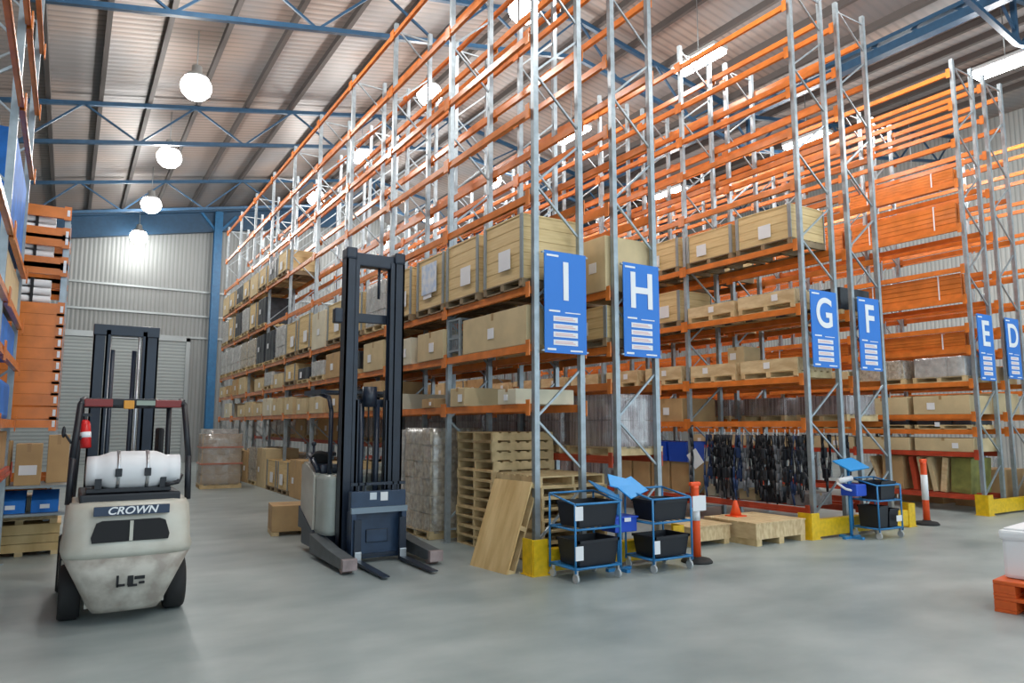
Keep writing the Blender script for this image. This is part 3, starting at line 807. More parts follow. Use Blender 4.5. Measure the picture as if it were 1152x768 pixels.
# left side goods in and before the crosswise rack
def box_thing(name, label, cat, x0, x1, y0, y1, z0, z1, m, group=None, bev=.01, sheet=None, tape=True):
    t = thing(name, label, cat, ((x0+x1)/2, (y0+y1)/2, z0), 0, group)
    w_, l_, h_ = x1-x0, y1-y0, z1-z0
    mb = MB(); mb.b2(-w_/2, w_/2, -l_/2, l_/2, 0, h_, m, bev); mb.build('box', m, t)
    if sheet: mb = MB(); mb.b2(sheet[0]-.11, sheet[0]+.11, -l_/2-.006, -l_/2-.001, sheet[1]-.07, sheet[1]+.07); mb.build('paper_label', M_PAPER, t)
    if tape: mb = MB(); mb.b2(-.025, .025, -l_/2-.003, l_/2+.003, h_*.8, h_+.002); mb.build('tape', M_TAPE, t)
    return t
def flat_crate(label, x0, x1, y0, y1, z0, z1, m):
    t = thing('timber_crate', label, 'crate', ((x0+x1)/2, (y0+y1)/2, z0)); w_, l_, h_ = x1-x0, y1-y0, z1-z0
    mb = MB(); n = 3
    for k in range(n): mb.b2(-w_/2+.01, w_/2-.01, -l_/2, l_/2, .06+k*(h_-.08)/n, .06+(k+1)*(h_-.08)/n-.008, m)
    mb.b2(-w_/2, w_/2, -l_/2-.01, l_/2, h_-.03, h_, m); mb.build('boards', m, t)
    mb = MB()
    for x in (-w_/2+.06, 0, w_/2-.06): mb.b2(x-.05, x+.05, -l_/2, l_/2, 0, .06)
    mb.build('skid', M_PALLET, t)
flat_crate('timber crate on the floor at the left edge, lowest of the left stack', -1.0, .02, 13.0, 14.0, 0, .46, M_PLY)
flat_crate('pale thin timber case on top of the left floor crate', -1.0, -.02, 13.02, 14.0, .46, .62, M_PINEP)
box_thing('cardboard_carton', 'pale carton with open flaps on the left floor stack under the blue bins', 'carton', -.95, -.1, 13.1, 13.9, .62, .86, M_CREAM)
box_thing('cardboard_carton', 'brown carton with white label at left, above the blue bins', 'carton', -.60, -.28, 12.6, 13.0, 1.06, 1.66, M_CARD, sheet=(0, .22))
box_thing('cardboard_carton', 'brown carton at left between the labelled carton and the forklift', 'carton', -.22, .06, 13.05, 13.5, 1.06, 1.78, M_CARD)
box_thing('cardboard_carton', 'brown carton at the very left edge beside the near rack post', 'carton', -1.1, -.66, 12.7, 13.1, 1.06, 1.7, M_CARD)
t = thing('shelf_bracket_table', 'low steel trestle holding the brown cartons at the left stack', 'trestle', (-.45, 13.0, 0))
mb = MB(); mb.b2(-.75, .56, -.45, .5, 1.02, 1.06); mb.b2(-.75, .56, -.44, -.03, .62, .655); mb.build('top', M_STRAP, t)
for x in (-.72, .53):
    for y in (-.42, .47): MB().b2(x-.02, x+.02, y-.02, y+.02, 0, 1.02).build('leg', M_STRAP, t)
for i, (x, z, s) in enumerate(((-.62, .87, .36), (-.2, .87, .34))):
    t = thing('parts_bin', ['blue plastic bin under the labelled carton at left', 'blue plastic bin nearest the forklift at left'][i], 'bin', (x, 12.9, z-.42+.2*0), 0, 'blue bins at left')
    t.location = (x, 12.86, .66)
    mb = MB(); mb.prism([(-.18, 0), (.18, 0), (.2, .30), (-.2, .18)], -s/2, s/2, 'X', M_BLUELOAD); mb.build('bin_body', M_BLUELOAD, t)
    MB().b2(-.06, .06, -.205, -.196, .06, .12).build('label_holder', M_WHITE, t)
for i, (z, zz) in enumerate(((3.85, 4.25), (4.58, 4.84), (5.02, 5.26))):
    t = thing('tube_stack', ['silver grey tube stack on the lowest tube shelf of the crosswise rack', 'pale lumpy metal parts on middle shelf of the crosswise rack', 'silver grey tube stack on the top shelf of the crosswise rack'][i], 'metal tubes', (-1.5, 13.45, z), 0)
    mb = MB()
    n = 3 if i != 1 else 2
    for k in range(n):
        for j in range(3): mb.cyl((-1.2, j*.13, .07+k*.13), (1.15, j*.13, .07+k*.13), .055, seg=10)
    o = mb.build('tubes', M_WHITE, t); o['kind'] = 'stuff'
    for x in (-.9, .9): MB().b2(x-.02, x+.02, -.07, .34, 0, n*.135).build('strap', M_DARK, t)
# goods in the near left rack J
box_thing('sheeted_load', 'bright blue sheeted load in the near left rack, above the pale carton', 'sheeted load', -1.5, -.71, 9.85, 12.35, 4.156, 5.4, M_BLUELOAD, tape=False, bev=.05)
box_thing('cardboard_carton', 'pale carton in the near left rack between two blue loads', 'carton', -1.5, -.71, 9.85, 12.35, 3.406, 3.98, M_CARDL)
box_thing('sheeted_load', 'blue sheeted load in the near left rack, below the pale carton', 'sheeted load', -1.5, -.71, 9.85, 12.35, 2.806, 3.26, M_BLUELOAD, tape=False, bev=.05)
box_thing('sheeted_load', 'small blue sheeted load in the near left rack, lowest of the blue loads', 'sheeted load', -1.5, -.71, 10.4, 12.2, 2.006, 2.5, M_BLUELOAD, tape=False, bev=.05)
box_thing('cardboard_carton', 'brown carton in far bay of the near left rack, lowest beam level', 'carton', -1.5, -.7, 10.2, 12.2, 1.356, 1.85, M_CARD)

# ------------------------------------------------------------------ hanging gear under rack G
hook_m = MB().path([(0, 0, .06), (0, 0, .0), (.0, .02, -.03), (0, .0, -.05)], .012, M_WHITE, 6).mesh('hook')
def gear_mesh(kind, m):
    rn = random.Random(kind*13+1); mb = MB()
    n = 5
    for s_ in range(n):
        y = (s_-2)*.03; pts = []
        L = rn.uniform(.75, 1.28); x = rn.uniform(-.07, .07)
        for k in range(7):
            f = k/6; pts.append((x+math.sin(f*3+kind+s_)*.05, y+math.sin(f*4+kind*2+s_*2)*.028, -.05-f*L))
        for (a, b2), k in zip(zip(pts[:-1], pts[1:]), range(6)):
            r = .021+.009*math.sin(k*1.3+kind+s_); mb.cyl(a, b2, r, r*.85, 8, m); mb.ball(b2, r*.95, m, 8)
    for k in range(2): mb.box((rn.uniform(-.06, .06), rn.uniform(-.03, .03), -.4-k*.4), (.10, .09, .2), None, m, .02)
    return mb.mesh('strap_bundle')
GM = [gear_mesh(k, M_BLACK) for k in range(4)] + [gear_mesh(5, mat('dark_blue_webbing', (.015, .04, .12), .5)), gear_mesh(7, mat('grey_webbing', (.13, .14, .16), .5))]
seq = [0, 4, 1, 5, 2, 3, 0, 1, 5, 4, 2, 3, 1, 0, 4]
for i, g in enumerate(seq):
    y = 8.25 + i*.155
    t = thing('hanging_strap_bundle', '%s strap bundle hanging under rack G, number %s along from the aisle end' % ({4: 'dark blue', 5: 'grey'}.get(g, 'black'), (ORD+['thirteenth', 'fourteenth', 'fifteenth', 'sixteenth', 'seventeenth'])[i]), 'strap bundle', (11.23+random.uniform(-.03, .1), y, 1.79), random.uniform(-.5, .5), 'strap bundles hung under rack G')
    obj_from('hook', hook_m, t); obj_from('strap_bundle', GM[g], t)
for i in range(6):
    y = 8.4+i*.4
    t = thing('hanging_strap_bundle', 'black strap bundle hanging under rack F, number %s along from the aisle end' % ORD[i], 'strap bundle', (12.76, y, 1.79), random.uniform(-.5, .5), 'strap bundles hung under rack F')
    obj_from('hook', hook_m, t); obj_from('strap_bundle', GM[i % 4], t)
# tag on a hose near the bollard
t = thing('hanging_hose', 'long black hose with a tilted white tag hanging at the second post of rack G', 'hose', (11.07, 10.75, 1.86))
mb = MB(); pts = [(math.sin(k*.8)*.04-.03*k*.5, -.02*k, -.19*k) for k in range(8)]; mb.path(pts, .035, M_BLACK, 8); mb.path([(0, 0, 0), (.06, 0, .06), (.12, 0, .06)], .012, M_BLACK, 6); mb.build('hose', M_BLACK, t)
MB().box((.0, -.12, -.62), (.012, .26, .34), (R(-35), 0, R(10)), M_PAPER).build('white_tag', M_PAPER, t)
# small crates and parts standing on the lowest beams of rack G, first bay
for i, (y, l_, h_, m, lab) in enumerate(((8.5, .5, .22, M_GREYL, 'grey parts box nearest the aisle end'), (9.1, .45, .3, M_DKGOOD, 'black parts box, second along'), (9.65, .4, .2, M_CARDL, 'pale carton, third along'), (10.15, .45, .34, M_GREYL, 'tall grey parts box, fourth along'), (10.62, .3, .22, M_CREAM, 'cream carton, last along'))):
    box_thing('parts_box', lab + ' on the lowest red beam of rack G', 'box', 11.45, 12.1, y-l_/2, y+l_/2, .476, .476+h_, m, 'boxes on the low beam of rack G')
for i in range(4):
    t = thing('parts_bin', 'royal blue bin at the foot of rack G second bay, %s along' % ORD[i], 'bin', (11.5, 11.3+i*.62, 1.15), R(90), 'royal blue bins at rack G')
    mb = MB(); mb.prism([(-.25, 0), (.25, 0), (.28, .42), (-.28, .42)], -.27, .27, 'X', M_RBLUE); mb.build('bin_body', M_RBLUE, t)
    MB().b2(-.29, .29, -.3, -.27, .36, .43).build('rim', M_RBLUE, t)
    box_thing('cardboard_carton', 'brown carton under the royal blue bin, rack G second bay, %s along' % ORD[i], 'carton', 11.3, 11.9, 11.02+i*.62, 11.57+i*.62, .48, 1.15, M_CARD)
t = thing('safety_cone', 'small orange safety cone standing on the low timber crate', 'cone', (9.95, 8.65, .362))
mb = MB(); mb.b2(-.13, .13, -.13, .13, 0, .02, M_ORPL, .004); mb.build('base', M_ORPL, t)
MB().lathe((0, 0, 0), [(.1, .02), (.03, .26), (.02, .27)], m=M_ORPL, seg=16).build('cone', M_ORPL, t)

# ------------------------------------------------------------------ bollards
def bollard(x, y, label, paper_=True, white=False, hs=1.0):
    t = thing('safety_bollard', label, 'bollard', (x, y, 0), 0, 'orange safety bollards')
    MB().lathe((0, 0, 0), [(.22, 0), (.22, .02), (.19, .05), (.09, .06), (.07, .08)], m=M_RUBBER, seg=24).build('rubber_base', M_RUBBER, t)
    MB().lathe((0, 0, 0), [(.062, .06), (.060, .55), (.057, .98), (.057, 1.02), (.06, 1.03), (.06, 1.06), (.035, 1.07)], m=M_ORPL, seg=20).build('post', M_ORPL, t)
    MB().lathe((0, 0, 0), [(.063, .58), (.0615, .76)] if not white else [(.0635, .42), (.0615, .85)], m=M_WHITE, seg=20).build('reflective_band', M_WHITE, t)
    MB().b2(-.10, .10, -.03, .03, 1.06, 1.12, M_ORPL, .02).build('top_handle', M_ORPL, t)
    if paper_: MB().b2(-.13, .13, -.082, -.075, .72, .93).build('paper_sheet', M_PAPER, t)
    t.scale = (1, 1, hs)
    return t
bollard(7.72, 7.44, 'orange bollard with a white sheet standing right of the blue carts')
bollard(14.4, 7.79, 'orange bollard with wide white band standing before rack E', False, True, 1.13)

# ------------------------------------------------------------------ blue picking carts
def cart(x, y, rz, label, top=None, l=.80, w_=.55, h=1.05):
    t = thing('picking_cart', label, 'trolley', (x, y, 0), rz, 'blue picking carts')
    mb = MB(); r = .014
    for sx in (-1, 1):
        for sy in (-1, 1): mb.cyl((sx*l/2, sy*w_/2, .12), (sx*l/2, sy*w_/2, h-.1 if sy < 0 else h), r, seg=8)
    for z in (.17, .64):
        for sy in (-1, 1): mb.cyl((-l/2, sy*w_/2, z), (l/2, sy*w_/2, z), r, seg=8)
        for sx in (-1, 1): mb.cyl((sx*l/2, -w_/2, z), (sx*l/2, w_/2, z), r, seg=8)
        for k in range(5): mb.cyl((-l/2+l*(k+1)/6, -w_/2, z-.005), (-l/2+l*(k+1)/6, w_/2, z-.005), .005, seg=6)
    for sy in (-1,): mb.cyl((-l/2, sy*w_/2, h-.1), (l/2, sy*w_/2, h-.1), r, seg=8)
    mb.cyl((-l/2, w_/2, h), (l/2, w_/2, h), r, seg=8)
    for sx in (-1, 1): mb.cyl((sx*l/2, -w_/2, h-.1), (sx*l/2, w_/2, h), r, seg=8)
    mb.build('frame', M_CARTB, t)
    mb = MB(); mb.b2(-l/2, l/2, -w_/2, w_/2, .155, .168); mb.build('lower_shelf', M_CARTB, t)
    for sx in (-1, 1):
        for sy in (-1, 1):
            c = MB().cyl((sx*l/2*.93-.014, sy*w_/2*.9, .055), (sx*l/2*.93+.014, sy*w_/2*.9, .055), .055, seg=14, m=mat('grey_castor', (.5, .52, .53), .5)).build('castor', None, t)
            MB().b2(sx*l/2*.93-.022, sx*l/2*.93+.022, sy*w_/2*.9-.02, sy*w_/2*.9+.02, .1, .155).build('castor_fork', M_CHROME, c)
    return t
def tub(x, y, z, rz, label, l=.60, w_=.42, h=.27):
    t = thing('black_tub', label, 'tub', (x, y, z), rz, 'black tubs on the blue carts')
    mb = MB()
    a, b2_ = .5, .44
    R0 = [(-l*b2_, -w_*b2_, 0), (l*b2_, -w_*b2_, 0), (l*b2_, w_*b2_, 0), (-l*b2_, w_*b2_, 0)]
    R1 = [(-l*a, -w_*a, h), (l*a, -w_*a, h), (l*a, w_*a, h), (-l*a, w_*a, h)]
    R2 = [(p[0]*.94, p[1]*.94, h) for p in R1]; R3 = [(p[0]*.94, p[1]*.94, .02) for p in R0]
    mb.loft([R0, R1, R2, R3], M_BLACK, smooth=False); mb.build('tub_body', M_BLACK, t)
    mb = MB(); mb.b2(-l*.52, l*.52, -w_*.52, -w_*.47, h-.03, h+.005); mb.b2(-l*.52, l*.52, w_*.47, w_*.52, h-.03, h+.005); mb.b2(-l*.52, -l*.47, -w_*.52, w_*.52, h-.03, h+.005); mb.b2(l*.47, l*.52, -w_*.52, w_*.52, h-.03, h+.005)
    mb.build('rim', M_BLACK, t)
    return t
def tag_sheet(x, y, z, rz, label, w_=.12, h=.17):
    o = MB().box((0, 0, 0), (w_, .006, h), None, M_PAPER).build('paper_tag', M_PAPER); o.location = (x, y, z); o.rotation_euler = (0, 0, rz)
    tag(o, label, 'tag', 'white paper tags on carts')
cart(5.76, 7.48, R(0), 'blue wire picking cart with two black tubs before the letter I sign', l=.72)
tub(5.79, 7.46, .655, 0, 'upper black tub on the cart before the letter I sign', .64, .46, .30)
tub(5.79, 7.46, .185, 0, 'lower black tub on the cart before the letter I sign', .64, .46, .31)
tag_sheet(5.45, 7.19, .84, 0, 'white paper tag by the upper tub of the cart below sign I')
tag_sheet(5.45, 7.19, .36, 0, 'white paper tag by the lower tub of the cart below sign I')
cart(6.98, 7.42, R(0), 'blue wire picking cart with two black tubs left of the orange bollard', l=.70)
tub(7.0, 7.40, .655, 0, 'upper black tub on the cart left of the orange bollard', .62, .44, .27)
tub(7.0, 7.40, .185, 0, 'lower black tub on the cart left of the orange bollard', .62, .44, .27)
tag_sheet(6.68, 7.14, .33, 0, 'white paper tag by the lower tub of the cart below sign H')
# stand with slanted blue boards between the two carts
t = thing('writing_stand', 'blue stand with two slanted boards and a bright blue box between the carts', 'stand', (6.40, 7.58, 0))
MB().cyl((0, 0, .03), (0, 0, 1.0), .025, seg=12, m=M_CARTB).build('pole', M_CARTB, t)
mb = MB(); mb.b2(-.2, .2, -.03, .03, 0, .04); mb.b2(-.03, .03, -.2, .2, 0, .04); mb.build('foot', M_CARTB, t)
MB().box((-.23, -.02, 1.06), (.42, .30, .02), (R(22), R(22), 0), M_CARTB, .005).build('board', M_CARTB, t)
MB().box((.22, -.02, 1.08), (.42, .32, .02), (R(35), R(-12), R(14)), M_CYAN, .005).build('board', M_CYAN, t)
MB().box((.1, .06, 1.14), (.34, .24, .02), (R(38), R(14), R(-20)), M_CYAN, .005).build('board', M_CYAN, t)
mb = MB(); mb.b2(-.2, .18, -.18, .12, .52, .72, M_RBLUE, .015); mb.b2(-.21, .19, -.2, .14, .70, .725, M_RBLUE, .006); mb.build('blue_box', M_RBLUE, t)
MB().b2(-.06, .05, -.206, -.201, .66, .71).build('box_label', M_PAPER, t)
# cart at the letter G/F rack end
cart(12.14, 7.42, R(-4), 'blue picking cart with black tubs before racks G and F', l=.62, w_=.5, h=1.0)
tub(11.99, 7.4, .185, 0, 'black tub low at left on the cart before racks G and F', .26, .4, .36)
tub(12.29, 7.4, .185, 0, 'black tub low at right on the cart before racks G and F', .28, .4, .3)
tub(12.16, 7.4, .655, 0, 'black tub on the upper shelf of cart before racks G and F', .44, .4, .3)
tag_sheet(12.33, 7.14, .33, 0, 'white label sheet on the low right tub before racks G and F', .16, .1)
t = thing('writing_stand', 'bright blue slanted tray on a pole left of the cart before racks G and F', 'stand', (11.58, 7.56, 0))
MB().cyl((0, 0, .03), (0, 0, 1.2), .025, seg=12, m=M_CARTB).build('pole', M_CARTB, t)
mb = MB(); mb.b2(-.22, .22, -.03, .03, 0, .04); mb.b2(-.03, .03, -.22, .22, 0, .04); mb.build('foot', M_CARTB, t)
MB().box((.06, -.02, 1.25), (.56, .36, .025), (R(26), R(-4), 0), M_CYAN, .005).build('tray', M_CYAN, t)
mb = MB(); mb.b2(-.1, .2, -.2, .1, .72, .92, M_RBLUE, .02); mb.build('blue_box', M_RBLUE, t)
MB().cyl((-.38, -.05, .98), (-.1, -.12, 1.03), .045, seg=12, m=M_TANK).build('paper_roll', M_TANK, t)
MB().path([(-.4, -.05, .95), (-.25, -.1, .85), (0, -.1, .8)], .02, M_PAPER).build('arm', M_BLACK, t)
# cart at the right edge
cart(18.95, 7.44, R(0), 'blue picking cart with black tubs at the right edge before sign D', l=.95, w_=.5, h=1.15)
tub(18.95, 7.43, .655, 0, 'upper black tub on the right edge cart before sign D', .86, .42, .4)
tub(18.95, 7.43, .185, 0, 'lower black tub on the right edge cart before sign D', .86, .42, .32)
tag_sheet(18.98, 7.17, 1.0, 0, 'white paper tag on the right edge cart before sign D', .24, .12)

# ------------------------------------------------------------------ orange plastic pallet and white box at the right edge
def plastic_pallet(z, label):
    t = thing('plastic_pallet', label, 'pallet', (9.02, 3.42, z), R(8), 'orange plastic pallets')
    mb = MB(); mb.b2(-.6, .6, -.55, .55, .12, .16, M_ORPAL, .01)
    mb.build('deck', M_ORPAL, t)
    for x in (-.5, 0, .5):
        for y in (-.45, 0, .45): MB().b2(x-.1, x+.1, y-.1, y+.1, .03, .12, M_ORPAL, .01).build('foot_block', M_ORPAL, t)
    mb = MB()
    for y in (-.45, 0, .45): mb.b2(-.6, .6, y-.1, y+.1, 0, .03, M_ORPAL, .004)
    mb.build('runner', M_ORPAL, t)
plastic_pallet(0, 'orange plastic pallet on the floor at the right edge, lower of two')
plastic_pallet(.161, 'orange plastic pallet at the right edge, upper one under the white box')
t = thing('white_tub', 'white lidded box on the orange pallets at the right edge of the photo', 'box', (9.12, 3.48, .323), R(8))
mb = MB(); mb.b2(-.52, .52, -.45, .45, 0, .44, M_WHITE, .04); mb.b2(-.54, .54, -.47, .47, .40, .50, M_WHITE, .03)
mb.build('box_body', M_WHITE, t)
mb = MB(); mb.b2(-.5, .5, -.43, .43, .50, .52, M_WHITE, .01); mb.build('lid', M_WHITE, t)

# ------------------------------------------------------------------ reach truck (faces the camera, forks toward -Y)
t = thing('reach_truck', 'stand up reach truck with tall black mast parked by the rack, forks on floor', 'forklift', (3.85, 10.2, 0))
X0, X1 = -.48, .48
def rails(name, xs, y, z0, z1, wx, wy, m):
    for x in xs:
        mb = MB(); s_ = 1 if x < 0 else -1
        mb.b2(x-wx/2, x+wx/2, y-wy/2, y-wy/2+.02, z0, z1); mb.b2(x-wx/2, x+wx/2, y+wy/2-.02, y+wy/2, z0, z1)
        xo = x - s_*wx/2; mb.b2(min(xo, xo+s_*.03), max(xo, xo+s_*.03), y-wy/2, y+wy/2, z0, z1)
        mb.build(name, m, t)
rails('outer_mast_rail', (-.39, .40), .0, .1, 4.47, .14, .2, M_NAVY)
rails('inner_mast_rail', (-.29, .30), -.0, .16, 4.42, .09, .16, M_NAVY)
rails('inner_mast_rail', (-.235, .235), -.02, .2, 2.3, .05, .13, M_NAVY)
MB().b2(-.45, .46, -.06, .14, 4.32, 4.52, M_NAVY, .02).build('mast_crosshead', M_NAVY, t)
for x in (-.38, .39): MB().b2(x-.085, x+.085, -.12, .13, 4.4, 4.58, M_NAVY, .03).build('mast_cap', M_NAVY, t)
MB().b2(-.36, .36, .1, .16, 3.48, 3.62, M_NAVY, .01).build('mast_crossbar', M_NAVY, t)
MB().b2(-.36, .36, .1, .16, 2.2, 2.32, M_NAVY, .01).build('mast_crossbar', M_NAVY, t)
MB().cyl((.1, .03, 3.85), (.1, .03, 4.35), .022, seg=10, m=M_NAVY).build('hose_guide', M_NAVY, t)
MB().b2(-.62, -.5, -.12, .02, 3.42, 3.64, M_NAVY, .02).build('mast_lamp', M_NAVY, t)
for x in (-.12, .12): MB().cyl((x, .06, .2), (x, .06, 2.25), .045, seg=14, m=M_NAVY).build('lift_cylinder', M_NAVY, t)
MB().cyl((-.02, .0, 2.2), (-.02, .0, 2.5), .11, seg=18, m=M_NAVY).build('pulley', M_NAVY, t)
for x in (-.05, .03, .2): 
    mb = MB(); mb.path([(x, -.03, 1.05), (x+.01, -.05, 1.7), (x, -.03, 2.45)], .014, M_RUBBER, 6); mb.build('hose', M_RUBBER, t)
# carriage and reach mechanism panel
mb = MB(); mb.b2(-.41, .41, -.42, -.3, .72, 1.0, M_NAVYB, .01); mb.b2(-.41, .41, -.34, -.26, .06, .72, M_NAVYB, .01)
mb.b2(-.41, -.34, -.46, -.3, .06, .72, M_NAVYB, .008); mb.b2(.34, .41, -.46, -.3, .06, .72, M_NAVYB, .008)
mb.b2(-.16, .16, -.37, -.33, .28, .46, M_NAVY, .01); mb.b2(-.3, .3, -.38, -.33, .09, .13, M_NAVY)
mb.build('fork_carriage', M_NAVYB, t)
MB().b2(-.42, .42, -.47, -.41, .70, .78, mat('worn_grey_bar', (.22, .28, .34), .35, .4)).build('carriage_bar', M_CHROME, t)
mb = MB(); mb.b2(.02, .13, -.428, -.421, .86, .98, M_PAPER); mb.build('white_label', M_PAPER, t)
mb = MB(); mb.b2(-.14, -.04, -.428, -.421, .88, .98, M_CHROME); mb.build('maker_plate', M_CHROME, t)
# load backrest bars above the carriage
mb = MB()
for x in (-.3, -.2, .22, .3): mb.b2(x-.012, x+.012, -.4, -.37, 1.0, 1.12)
mb.b2(-.41, .41, -.4, -.37, 1.08, 1.12); mb.build('load_backrest', M_NAVY, t)
for x in (-.33, .34):
    mb = MB(); mb.prism([(-.46, .03), (-1.55, .03), (-1.55, .045), (-.5, .08), (-.5, .62), (-.46, .62)], x-.05, x+.05, 'X', M_NAVY)
    f = mb.build('fork', M_NAVY, t)
    MB().b2(x-.05, x+.05, -.53, -.475, .05, .19, M_CHROME, .01).build('worn_heel', M_CHROME, f)
# outrigger legs
for x in (-.62, .62):
    mb = MB(); mb.prism([(.5, .08), (-.85, .06), (-1.0, .1), (-1.02, .19), (-.3, .24), (.5, .34)], x-.09, x+.09, 'X', mat('outrigger_grey', (.10, .115, .125), .4, noise=.3))
    g = mb.build('outrigger_leg', None, t)
    MB().cyl((x-.07, -.88, .075), (x+.07, -.88, .075), .075, seg=18, m=mat('worn_wheel', (.30, .22, .2), .6)).build('load_wheel', None, g)
    MB().b2(x-.1, x+.1, -1.04, -.96, .05, .2, mat('worn_pink_grey', (.38, .30, .30), .5, noise=.4), .01).build('worn_toe', None, g)
# power unit body
def body_outline(sx, z): pass
mb = MB()
prof = [(-.50, .14), (-.57, .19), (-.60, .32), (-.60, 1.15), (-.54, 1.28), (.0, 1.32), (.62, 1.28), (.70, 1.15), (.70, .75), (.68, .56), (.56, .46)]
def ring(z, top=1.0, inset=0.0):
    return [(x*(1-inset), y + (.0), z) for x, y in prof]
mb.loft([ring(.34), ring(.4), ring(1.12), [(x*.97, y, z_) for (x, y), z_ in zip(prof, [1.16]*len(prof))], [(x*.9, .5+(y-.46)*.94, 1.2) for x, y in prof]], M_GREYP)
mb.build('body_shell', M_GREYP, t)
mb = MB(); mb.prism([(.62, .34), (1.34, .34), (1.34, 1.34), (1.1, 1.36), (.9, 1.28), (.7, 1.22), (.62, 1.2)], -.63, -.5, 'X', M_CREAMP)
bmesh.ops.bevel(mb.bm, geom=[e for e in mb.bm.edges], offset=.03, segments=2, affect='EDGES')
o = mb.build('side_cover', M_CREAMP, t)
mb = MB(); mb.prism([(.48, .34), (1.34, .34), (1.34, 1.30), (.62, 1.24), (.48, 1.2)], .56, .71, 'X', M_GREYP); mb.build('side_cover', M_GREYP, t)
mb = MB(); mb.b2(-.60, .68, .3, 1.36, .08, .36, M_NAVY, .03); mb.prism([(.6, .34), (1.37, .34), (1.37, .66)], -.645, -.5, 'X', M_NAVY); mb.build('chassis', M_NAVY, t)
MB().cyl((-.3, 1.1, .15), (-.1, 1.1, .15), .15, seg=20, m=M_RUBBER).build('drive_wheel', M_RUBBER, t)
# console hoop, seat and controls
mb = MB(); mb.path([(-.59, .6, 1.24), (-.60, .8, 1.40), (-.58, 1.1, 1.47), (-.4, 1.25, 1.48), (-.1, 1.28, 1.46)], .035, M_NAVY, 8); mb.b2(-.56, -.25, .55, .95, 1.2, 1.34, M_NAVY, .05); mb.build('console', M_NAVY, t)
MB().cyl((-.5, .8, 1.38), (-.47, .86, 1.42), .14, seg=20, m=M_RUBBER).build('steering_wheel', M_RUBBER, t)
mb = MB(); mb.path([(-.56, .9, 1.3), (-.57, .9, 1.62)], .02, M_NAVY, 8); mb.ball((-.57, .9, 1.64), .04, M_NAVY); mb.build('control_lever', M_NAVY, t)
# overhead guard
mb = MB()
mb.path([(-.46, .42, 1.15), (-.47, .40, 2.15), (-.48, .5, 2.35), (-.56, .8, 2.42), (-.58, 1.25, 2.42)], .035, M_NAVY, 8)
mb.build('guard_post', M_NAVY, t)
mb = MB()
mb.path([(.5, .42, 1.15), (.52, .40, 2.2), (.55, .5, 2.38), (.60, .9, 2.42), (.6, 1.25, 2.42)], .035, M_NAVY, 8)
mb.build('guard_post', M_NAVY, t)
mb = MB(); mb.b2(-.62, -.54, .45, 1.35, 2.40, 2.47); mb.b2(.56, .64, .45, 1.35, 2.40, 2.47)
for k in range(7): mb.b2(-.56, .6, .5+k*.125, .5+k*.135+.03, 2.42, 2.46)
mb.build('overhead_guard', M_NAVY, t)
mb = MB(); mb.path([(.6, 1.25, 1.2), (.6, 1.25, 2.4)], .035, M_NAVY, 8); mb.build('guard_post', M_NAVY, t)
# front black side frames between mast and body
for x in (.5,): MB().prism([(.05, .08), (.55, .08), (.55, 1.1), (.25, 1.2), (.1, 1.18)], x-.02, x+.02, 'X', M_NAVY).build('mast_side_plate', M_NAVY, t)

# ------------------------------------------------------------------ counterbalance forklift seen from behind (faces +Y)
t = thing('gas_forklift', 'off white gas forklift seen from behind, white gas cylinder on its back', 'forklift', (.60, 8.6, 0))
def cw_ring(z, hw, yb, yf, cr=.22):
    # rounded rear: list of points from front left, round the rear, to front right
    pts = [(-hw, yf, z)]
    for k in range(9):
        a = math.pi + (math.pi)*k/8  # left to right round the back
        x = math.cos(a); y = math.sin(a)
        sx = math.copysign(abs(x)**.45, x)*hw; sy = yb + (1-abs(y)**.8)*cr*1.9
        pts.append((sx, sy, z))
    pts.append((hw, yf, z)); return pts
rings = [cw_ring(.12, .29, -.44, .3, .05), cw_ring(.18, .33, -.50, .3, .07), cw_ring(.44, .455, -.56, .3, .10), cw_ring(.66, .565, -.60, .3, .13), cw_ring(.72, .585, -.63, .3, .15), cw_ring(.79, .57, -.60, .3, .15),
         cw_ring(.95, .565, -.58, .3, .15), cw_ring(1.11, .555, -.54, .3, .15), cw_ring(1.165, .53, -.50, .3, .15), cw_ring(1.18, .49, -.44, .3, .12)]
mb = MB(); mb.loft(rings[3:], M_CREAMP); cwt = mb.build('counterweight', M_CREAMP, t)
mb = MB(); mb.loft(rings[:4], M_CREAMD); mb.build('lower_counterweight', M_CREAMD, t)
# radiator grille opening
def on_back(x, z): return -.60 + .10*abs(x)**2
mb = MB()
poly = [(-.33, .81), (.33, .81), (.34, .86), (.30, .99), (.25, 1.01), (-.25, 1.01), (-.30, .99), (-.34, .86)]
mb.prism(poly, -.606, -.55, 'Y', M_DARK); mb.build('radiator_grille', M_DARK, t)
MB().b2(-.015, .015, -.615, -.6, .815, 1.005).build('grille_bar', M_CREAMP, t)
mb = MB(); mb.b2(-.33, .33, -.60, -.55, 1.06, 1.145, mat('badge_blue', (.025, .045, .09), .4), .003); bd = mb.build('badge', None, t)
L = text_mesh('CROWN', .10, .002, .25, .002); L.materials.append(M_WHITE)
obj_from('badge_letters', L, bd, (0, -.603, 1.1025), (R(90), 0, 0), (1.1, 1, 1))
mb = MB()
for x, z, a, b2_ in ((-.09, .62, .02, .11), (-.06, .58, .07, .02), (.02, .62, .05, .09), (.10, .64, .09, .03), (.04, .57, .08, .02), (.12, .59, .05, .02)): mb.b2(x-a/2, x+a/2, -.573, -.55, z-.19-b2_/2, z-.19+b2_/2)
mb.build('stencil_marking', M_DARK, t)
